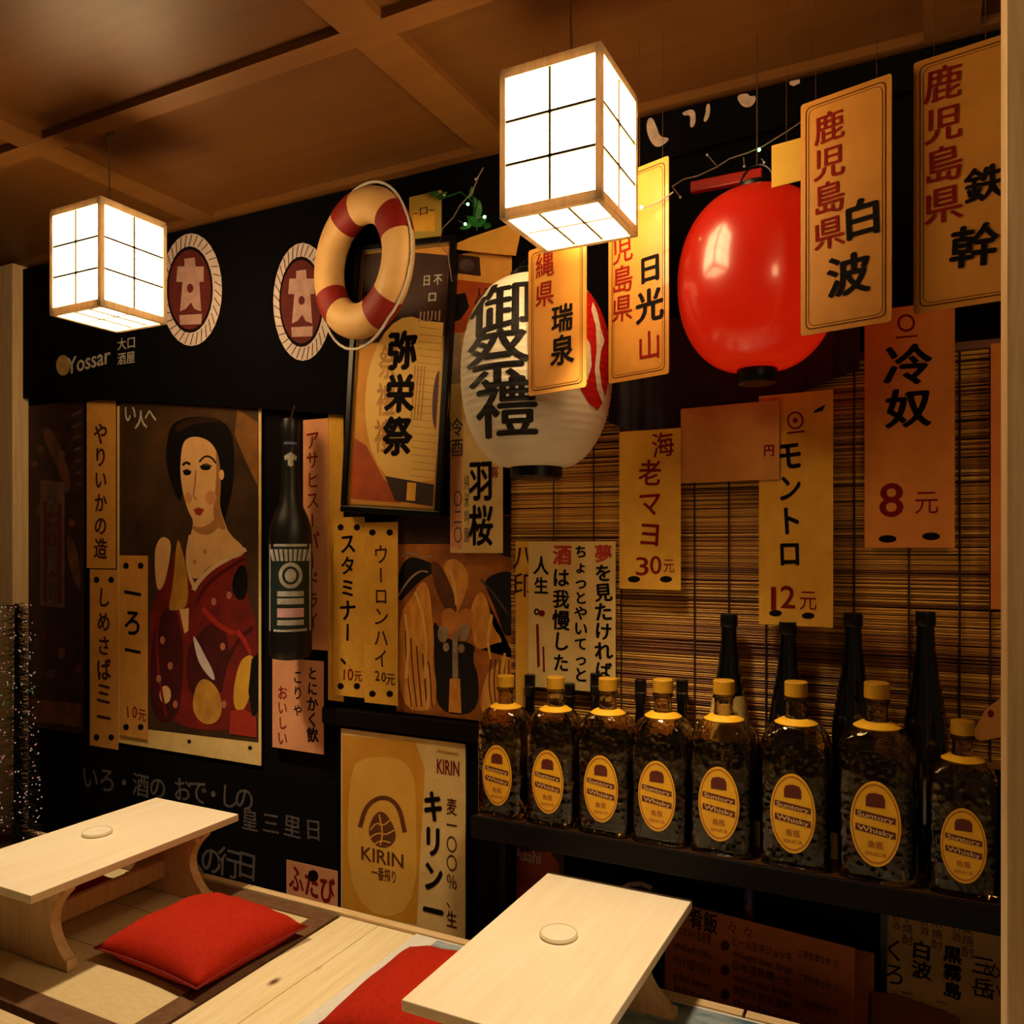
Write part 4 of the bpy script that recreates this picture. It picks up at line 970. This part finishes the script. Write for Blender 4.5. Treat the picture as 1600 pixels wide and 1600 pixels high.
# ================================================================== WHISKY BOTTLES ON THE SHELF
AMBER = glass('faceted_bottle_glass', 'efdcb4', .03, 1.45, .25, 60)
CAPM = M('yellow_cap', 'b88418', .4, .08, 20)
LABM = M('yellow_label_and_glint', 'e0a81c', .5, .06, 14, second='d0961a')
LABE = M('label_edge', 'b06a20', .5)
LABR = M('label_redbrown', '5a1a0a', .6, .1, 30)
LABW = M('label_cream', 'd8b070', .6)
def whisky(px, s, Y=2.015):
    s = s * 1.133; H = .336 * s; W, D = .125 * s, .088 * s
    p = at(px, 1300, Y / KY)
    r = empty('whisky_bottle', (p.x, Y, SHELF + .0005))
    prof = [(.45, 0), (.49, .012), (.5, .04), (.5, .58), (.495, .64), (.475, .685), (.435, .72), (.375, .75), (.30, .772), (.225, .786), (.16, .80), (.148, .83), (.145, .93)]
    seg = 44
    def shell(ins, lo, hi):
        m = MB(); pr_ = [(q - ins / W, hz) for q, hz in prof if lo <= hz <= hi]; pr_[0] = (pr_[0][0], max(pr_[0][1], ins * 2.2 / H))
        for q, hz in pr_:
            pw = 4.5 if hz < .66 else max(2.0, 4.5 - (hz - .66) * 20); e_ = 2 / pw
            dd = D / W if hz < .66 else D / W + (1 - D / W) * min(1, (hz - .66) / .14)
            for i in range(seg):
                a_ = 2 * math.pi * i / seg; ca, sa = math.cos(a_), math.sin(a_)
                m.v.append((q * W * math.copysign(abs(ca) ** e_, ca), q * W * dd * math.copysign(abs(sa) ** e_, sa), hz * H))
        for j in range(len(pr_) - 1):
            for i in range(seg): m.f.append((j * seg + i, j * seg + (i + 1) % seg, (j + 1) * seg + (i + 1) % seg, (j + 1) * seg + i))
        m.f.append(tuple(reversed(range(seg)))); m.f.append(tuple((len(pr_) - 1) * seg + i for i in range(seg)))
        return m
    outer = shell(0, 0, 1).build('glass_body', AMBER, r, True)
    inn = shell(.004 * s, .02, 1)                          # the hollow inside, facing inwards
    bm = bmesh.new(); bm.from_mesh(outer.data); vs_ = [bm.verts.new(q) for q in inn.v]
    for q in inn.f:
        f_ = bm.faces.new([vs_[i] for i in reversed(q)]); f_.smooth = True
    bm.to_mesh(outer.data); bm.free()
    rc = .168 * W
    MB().lathe([(rc * .9, .918 * H), (rc, .922 * H), (rc, .996 * H), (rc * .93, H)], 28).build('cap', CAPM, r, True)
    MB().lathe([(rc * .99, .895 * H), (rc * 1.05, .898 * H), (rc * 1.05, .912 * H), (rc * .99, .914 * H)], 28).build('neck_ring', AMBER, r, True)
    MB().lathe([(.30 * W, .768 * H), (.31 * W, .774 * H), (.225 * W, .794 * H), (.165 * W, .80 * H)], 36).build('shoulder_glint_ring', LABM, r, True)  # yellow ring painted in for the light reflected on the glass shoulder
    yl = -D / 2 - .0005
    def disc(rx, rz, cz, y, n=36): return [(rx * math.cos(2 * math.pi * k / n), y, cz + rz * math.sin(2 * math.pi * k / n)) for k in range(n)]
    cz = .305 * H
    lab = MB().prism([(q[0], q[2]) for q in disc(.315 * W, .215 * H, cz, 0)], 'y', yl - .001, yl).build('label', LABM, r)
    obj('label_border', disc(.30 * W, .203 * H, cz, yl - .0012) + disc(.28 * W, .192 * H, cz, yl - .0012), [(i, (i + 1) % 36, 36 + (i + 1) % 36, 36 + i) for i in range(36)], LABE, lab)
    zc = cz + .115 * H; y2 = yl - .0016
    m = MB(); m.add([(x_ * W, y2, zc + z_ * H) for x_, z_ in ((-.12, -.03), (.12, -.03), (.12, .015), (.09, .035), (0, .042), (-.09, .035), (-.12, .015))], [tuple(range(7))]); m.build('crest', LABR, lab)
    for c0, hh in ((.022, .03), (-.052, .034)):
        m = MB(); m.add([(-.25 * W, y2, cz + (c0 + .012) * H), (.25 * W, y2, cz + (c0 - .012) * H), (.25 * W, y2, cz + (c0 - .012 + hh) * H), (-.25 * W, y2, cz + (c0 + .012 + hh) * H)], [(0, 1, 2, 3)]); m.build('banner_band', LABR, lab)
    def line(tx, x0, x1, zc_, h_, mat, y, sl, nm):
        v, f = glyph(tx, .02); a0 = min(q[0] for q in v); b0 = max(q[0] for q in v); kx = (x1 - x0) / (b0 - a0)
        obj(nm, [(x0 + (q[0] - a0) * kx, y - q[2] * .6, zc_ + (q[1] - .36) * h_ + sl * ((q[0] - a0) / (b0 - a0) - .5)) for q in v], f, mat, lab)
    line('Suntory', -.225 * W, .225 * W, cz + .037 * H, .034 * H, LABW, y2 - .0005, -.02 * H, 'lettering'); line('Whisky', -.225 * W, .225 * W, cz - .034 * H, .036 * H, LABW, y2 - .0005, -.02 * H, 'lettering')
    line('角瓶', -.1 * W, .1 * W, cz - .105 * H, .04 * H, LABE, y2, 0, 'lettering'); line('SINCE', -.13 * W, .13 * W, cz - .15 * H, .025 * H, LABE, y2, 0, 'lettering')
    return r
WL = ['oval-labelled square whisky bottle at the far left end of the shelf row', 'oval-labelled square whisky bottle second from the left on the shelf',
      'oval-labelled square whisky bottle third from the left on the shelf', 'oval-labelled square whisky bottle fourth from the left on the shelf',
      'oval-labelled square whisky bottle fifth from the left, a yellow collar behind its neck', 'oval-labelled square whisky bottle sixth from the left on the shelf',
      'oval-labelled square whisky bottle second from the right on the shelf', 'dim shorter oval-labelled whisky bottle at the right end beside the post']
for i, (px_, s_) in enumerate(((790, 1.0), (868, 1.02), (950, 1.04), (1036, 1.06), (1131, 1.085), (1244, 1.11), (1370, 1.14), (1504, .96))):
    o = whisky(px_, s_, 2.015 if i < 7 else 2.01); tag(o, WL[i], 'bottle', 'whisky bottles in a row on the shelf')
CARD = M('small_card', 'd8b85c', .7, .15, 20)
for i, (px_, py_) in enumerate(((826, 1232), (905, 1244), (988, 1256), (1080, 1270), (1188, 1286), (1300, 1303), (1406, 1324))):
    p = at(px_, py_, 2.071 / KY); o = MB().box(-.036, .036, -.0015, .0015, 0, .062, .001).build('price_card', CARD, loc=(p.x, 2.071, SHELF + .0005))
    [MB().box(x0, x1, -.0022, -.0016, z0, z0 + .002).build('ruled_line', GOLD, o) for x0, x1, z0 in ((-.026, .026, .012), (-.026, .02, .024), (-.02, .026, .036))]
    nm_ = ('first', 'second', 'third', 'fourth', 'fifth', 'sixth', 'seventh')[i]
    tag(o, 'small blank yellow card standing in the %s gap between the whisky bottles' % nm_, 'card', 'small cards between the whisky bottles')
BGL = M('black_bottle_glass', '060707', .08, .2, 10, spec=.6, coat=.5)
SILV = M('silver_band', '8d8a84', .25, .1, 30, metal=.9)
def slim(px, py_top, Y, nr, label, grp):
    nr *= 1.1; p = at(px, py_top, Y); Y *= KY; H = p.z - SHELF
    r = empty('dark_bottle', (p.x, Y, SHELF + .0005)); tag(r, label, 'bottle', grp)
    prof = [(nr * 2.1, 0), (nr * 2.4, .004), (nr * 2.4, H * .52), (nr * 2.2, H * .58), (nr * 1.2, H * .70), (nr, H * .76), (nr, H - .06)]
    MB().lathe(prof, 28).build('glass_body', BGL, r, True)
    MB().lathe([(nr * 1.12, H - .062), (nr * 1.15, H - .06), (nr * 1.15, H - .002), (nr * 1.0, H)], 24).build('cap', M('black_cap', '0a0909', .3), r, True)
    MB().lathe([(nr * 1.18, H - .036), (nr * 1.18, H - .032)], 24).build('silver_ring', SILV, r, True)
for px_, py_, lb_ in ((828, 1054, 'left of the second whisky bottle'), (890, 1068, 'right of the second whisky bottle'), (931, 1052, 'left of the third whisky bottle'), (1001, 1062, 'left of the fourth whisky bottle'), (1066, 1062, 'right of the fourth whisky bottle')):
    slim(px_, py_, 1.945, .0125, 'slim black capped bottle neck showing ' + lb_, 'slim black bottles in the second row')
def sake(px, py_top, Y, label, i):
    p = at(px, py_top, Y); Y *= KY; H = p.z - SHELF
    r = empty('sake_bottle', (p.x, Y, SHELF + .0005)); tag(r, label, 'bottle', 'tall black bottles behind the whisky')
    b_ = .048; prof = [(b_ * .92, 0), (b_, .005), (b_, H * .50), (b_ * .97, H * .55), (b_ * .8, H * .65), (b_ * .58, H * .76), (b_ * .44, H * .86), (b_ * .40, H * .95)]
    MB().lathe(prof, 36).build('glass_body', BGL, r, True)
    MB().lathe([(b_ * .43, H * .945), (b_ * .46, H * .95), (b_ * .46, H * .985), (b_ * .43, H), (b_ * .35, H)], 28).build('cap', MATS['black_cap'] if 'black_cap' in MATS else BLACKM, r, True)
    if i == 0:
        m = MB(); rr = b_ * 1.03; n = 40; V = []
        for z_, r_ in ((H * .44, 1.012 * b_), (H * .545, 1.012 * b_), (H * .64, .83 * b_)):
            for k in range(n): V.append((r_ * math.cos(2 * math.pi * k / n), r_ * math.sin(2 * math.pi * k / n), z_))
        m.add(V, [(j * n + k, j * n + (k + 1) % n, (j + 1) * n + (k + 1) % n, (j + 1) * n + k) for j in range(2) for k in range(n)]); m.build('shoulder_label', M('cream_yellow_label', 'd8bc6a', .6, .2, 25, second='8a6a28'), r, True)
for i, (px_, py_, lb_) in enumerate(((1139, 960, 'slim tall black bottle with a yellow shoulder label behind the fifth whisky bottle'), (1231, 972, 'tall black bottle rising in front of the strip priced 12'),
                                     (1333, 958, 'tall black bottle under the wide orange strip, second from the right'), (1446, 956, 'tall black bottle nearest the right post'))):
    sake(px_, py_, 2.12 / KY, lb_, i)
s = Sheet('torn_label', 'torn tan paper label leaning beside the right post above the last bottle', 'paper', (1520, 1570, 1090, 1155), 1.972, TANR, thick=.0015, outline=[(1519, 1146), (1540, 1108), (1572, 1085), (1572, 1150), (1530, 1158)]); s.ell(1548, 1115, 5, 6, RED, 1, 'printed_mark'); s.done()
# little orange bottle under the shelf
p = at(1170, 1440, 2.165 / KY)
r = empty('small_bottle', (p.x, 2.165, LEDGE + .0005)); tag(r, 'slim orange bottle with purple cap showing above the brown menu card', 'bottle')
Hs = at(1170, 1384, 2.165 / KY).z - LEDGE
MB().lathe([(.014, 0), (.017, .004), (.017, Hs * .7), (.011, Hs * .8), (.011, Hs * .86)], 24).build('bottle_body', M('orange_plastic', 'a84a18', .4), r, True)
MB().lathe([(.0125, Hs * .86), (.0125, Hs * .99), (.010, Hs)], 20).build('cap', M('purple_plastic', '3a1c5a', .4), r, True)

# ================================================================== BIG BLACK BOTTLE ON THE WALL
zb = at(455, 1030, 1.90).z; ztp = at(455, 655, 1.90).z; Hb = ztp - zb; cxb = at(454, 840, 1.90)
br = empty('display_bottle', (cxb.x, 1.90 * KY, zb)); tag(br, 'oversized black beer bottle with silver label hanging by the lady poster', 'display bottle')
kb = (Vector((cxb.x, 1.9 * KY, EYE)) - CAM).dot(FWD) / F; rb = 33.5 * kb * .98
prof = [(rb * .5, 0), (rb * .86, .006), (rb * .98, .022), (rb, .04), (rb, Hb * .50), (rb * .96, Hb * .55), (rb * .78, Hb * .60), (rb * .56, Hb * .64), (rb * .44, Hb * .70), (rb * .40, Hb * .80), (rb * .40, Hb * .93), (rb * .43, Hb * .94), (rb * .43, Hb * .985), (rb * .38, Hb)]
MB().lathe(prof, 48).build('bottle_body', M('black_vinyl', '070607', .45, .2, 10), br, True)
MB().lathe([(rb * .42, Hb * .645), (rb * .425, Hb * .65), (rb * .41, Hb * .77), (rb * .405, Hb * .772)], 40).build('neck_label', M('dark_maroon_label', '2a0f12', .5, .2, 20), br, True)
d = CAM - br.location; th0 = math.atan2(d.y, d.x)
def wrap(poly_px, mat, name, off, rad=rb):
    """a shape in bottle pixels (x from the axis, y from the foot) wrapped round the body"""
    bm = bmesh.new(); vs_ = [bm.verts.new((q[0], q[1], 0)) for q in poly_px]; bm.faces.new(vs_); bmesh.ops.triangulate(bm, faces=bm.faces[:])
    for _ in range(3):
        es = [e_ for e_ in bm.edges if e_.calc_length() > 6]
        if es: bmesh.ops.subdivide_edges(bm, edges=es, cuts=1)
        bmesh.ops.triangulate(bm, faces=[f_ for f_ in bm.faces if len(f_.verts) > 3])
    bm.verts.index_update(); V = []
    for q in bm.verts:
        a_ = th0 + math.asin(max(-.99, min(.99, q.co.x * kb / rad))); V.append(((rad + off) * math.cos(a_), (rad + off) * math.sin(a_), q.co.y * kb))
    return obj(name, V, [[q.index for q in f_.verts] for f_ in bm.faces], mat, br)
def rect(x0, x1, y0, y1): return [(x0, y0), (x1, y0), (x1, y1), (x0, y1)]
SILP = M('silver_print', 'b8b4a8', .45, .2, 40); GRN = M('dark_green_print', '18241c', .5)
wrap(rect(-31, 30, 46, 180), SILP, 'label_border', .001); wrap(rect(-28, 27, 50, 176), GRN, 'label_ground', .0018)
wrap([(17 * math.cos(R(k * 15)) , 132 + 20 * math.sin(R(k * 15))) for k in range(24)], SILP, 'label_medal', .0026)
wrap([(12 * math.cos(R(k * 15)) , 132 + 14 * math.sin(R(k * 15))) for k in range(24)], GRN, 'label_medal_ring', .0033); wrap([(8 * math.cos(R(k * 15)) , 132 + 10 * math.sin(R(k * 15))) for k in range(24)], SILP, 'label_medal_core', .004)
for k in range(-4, 5): wrap([(k * 6 - 2, 154), (k * 6 + 2, 154), (k * 7 + 2.5, 172), (k * 7 - 2.5, 172)], SILP, 'label_ray', .0026)
for y0, y1, mm in ((100, 108, SILP), (88, 97, SILP), (68, 82, M('pink_print', 'd0a0a0', .5)), (56, 64, SILP)): wrap(rect(-19, 19, y0, y1), mm, 'label_bar', .0026)
wrap([(-8, 309), (-9, 316), (0, 322), (9, 316), (8, 309), (4, 311), (4, 302), (0, 299), (-4, 302), (-4, 311)], SILP, 'neck_emblem', .002, rb * .41)
wrap(rect(-9, 9, 334, 338), M('blue_print', '5a6a9a', .5), 'neck_stripe', .002, rb * .41)
MB().tube([(0, 0, Hb - .003), (0, .02, Hb + .05)], .002, 6).build('hanging_string', STRING, br)

# ================================================================== FAIRY LIGHTS AND GREENERY
WIRE = M('fairy_wire', '8a7468', .6); GB = glow('green_bulb', (.15, 1.0, .22), 14.0); CBM = M('clear_bulb', 'cfc8bc', .2, .05, 20)
def fairy(label, pts, Y, bulbs):
    r = empty('fairy_lights', tuple(at(*pts[0], Y))); tag(r, label, 'string lights', 'fairy light strings under the ceiling'); o0 = Vector(r.location)
    MB().tube([at(x_, y_, Y) - o0 for x_, y_ in pts], .0016, 6).build('wire', WIRE, r, True)
    for (x0, y0), (x1, y1), g in bulbs:
        a_, b_ = at(x0, y0, Y) - o0, at(x1, y1, Y - .012) - o0
        MB().tube([a_, b_], .0013, 6).build('bulb_stem', WIRE, r, True)
        m = MB(); bm = bmesh.new(); bmesh.ops.create_uvsphere(bm, u_segments=10, v_segments=7, radius=.0042 if g else .0032)
        m.add([q.co + b_ for q in bm.verts], [[q.index for q in f_.verts] for f_ in bm.faces]); bm.free(); m.build('bulb', GB if g else CBM, r, True)
fairy('fairy light wire with one green bulb above the red lantern', [(1050, 292), (1068, 280), (1090, 275), (1118, 262), (1140, 248), (1165, 240), (1190, 230), (1230, 205), (1290, 165), (1330, 140)], 1.88,
      [((1052, 294), (1063, 308), 0), ((1119, 258), (1105, 242), 0), ((1162, 246), (1163, 260), 0), ((1186, 234), (1186, 234), 1), ((1190, 248), (1194, 254), 0)])
fairy('fairy light wire with green bulbs between life ring and lamp', [(755, 262), (748, 275), (738, 300), (718, 322), (708, 340), (692, 356), (686, 380), (700, 398), (706, 440)], 1.90,
      [((750, 272), (743, 280), 0), ((722, 318), (731, 319), 1), ((716, 345), (727, 350), 1), ((745, 340), (757, 339), 1), ((690, 300), (694, 305), 0)])
fairy('fairy light wire crossing the sign between the lanterns', [(948, 322), (975, 330), (1003, 326), (1030, 316), (1052, 300)], 1.66, [((1003, 326), (1002, 324), 1)])
LEAF = M('plastic_leaf', '1f6a2a', .4, .25, 20, second='0f3d18')
gl = empty('leaf_spray', tuple(at(742, 340, 1.93))); tag(gl, 'green plastic leaf spray under the ceiling left of the lamp', 'foliage')
for k, (x_, y_, L_, an) in enumerate(((745, 330, 44, 70), (738, 345, 36, 140), (752, 345, 34, 30), (728, 352, 30, 200), (742, 318, 30, 100), (690, 305, 30, 10), (678, 302, 26, 170), (760, 352, 26, -20), (735, 300, 24, 60))):
    c0 = at(x_, y_, 1.925) - Vector(gl.location); ll = L_ * .0014; a_ = R(an); dx, dz = math.cos(a_), math.sin(a_)
    V = []
    for q, w_ in ((-.5, 0), (-.25, .22), (.1, .26), (.35, .14), (.5, 0)):
        for sgn in (-1, 0, 1): V.append((c0.x + dx * q * ll - dz * w_ * ll * sgn, c0.y + (.004 if sgn else -.002) - .01 * q, c0.z + dz * q * ll + dx * w_ * ll * sgn))
    F_ = [(j * 3 + i, j * 3 + i + 1, j * 3 + i + 4, j * 3 + i + 3) for j in range(4) for i in range(2)]
    MB().add(V, F_).build('leaf', LEAF, gl, True)
MB().tube([at(690, 310, 1.93) - Vector(gl.location), at(720, 300, 1.935) - Vector(gl.location), at(742, 318, 1.93) - Vector(gl.location), at(745, 360, 1.93) - Vector(gl.location)], .002, 6).build('stem', LEAF, gl, True)
# dark tinsel column before the left post
ct = at(26, 1330, 1.84 / KY)
tn = empty('tinsel_tree', (ct.x, 1.84, BENCH + .004)); tag(tn, 'slim dark tinsel tree with tiny pale and pink lights at the far left', 'tinsel tree')
Ht = at(22, 945, 1.84 / KY).z - BENCH
MB().tube([(0, 0, 0), (0, 0, Ht)], [.012, .006], 8).build('trunk', BLACKM, tn)
m = MB(); pinks = MB(); pales = MB(); greens = MB()
for k in range(2600):
    z_ = random.uniform(.02, Ht); rr = (.055 + .03 * (1 - z_ / Ht)); a_ = random.uniform(0, 6.283); L_ = rr * random.uniform(.6, 1.1)
    d_ = Vector((math.cos(a_) * L_, math.sin(a_) * L_, random.uniform(-.025, .012))); s_ = Vector((-math.sin(a_), math.cos(a_), .3)) * .0022
    b_ = Vector((0, 0, z_)); m.add([b_ - s_, b_ + s_, b_ + d_ + s_ * .4, b_ + d_ - s_ * .4], [(0, 1, 2, 3)])
tag(m.build('tinsel', M('dark_tinsel', '0c0809', .6, .4, 40), tn), kind='stuff')
for k in range(230):
    z_ = random.uniform(.03, Ht); rr = (.05 + .03 * (1 - z_ / Ht)) * random.uniform(.7, 1.1); a_ = random.uniform(0, 6.283); q = random.random()
    c_ = Vector((math.cos(a_) * rr, math.sin(a_) * rr, z_)); s_ = .0034
    tgt = greens if abs(z_ / Ht - .63) < .05 else (pinks if q < .4 else pales)
    tgt.add([c_ + Vector(o_) * s_ for o_ in ((1, 0, 0), (-1, 0, 0), (0, 1, 0), (0, -1, 0), (0, 0, 1), (0, 0, -1))], [(0, 2, 4), (2, 1, 4), (1, 3, 4), (3, 0, 4), (2, 0, 5), (1, 2, 5), (3, 1, 5), (0, 3, 5)])
for g_, nm, cc in ((pinks, 'tiny_pink_light', (.9, .35, .35)), (pales, 'tiny_pale_light', (.85, .75, .72)), (greens, 'tiny_green_light', (.35, .6, .3))):
    tag(g_.build('tiny_lights', glow(nm, cc, .16), tn), kind='stuff')

bpy.data.objects.remove(_to, do_unlink=True)
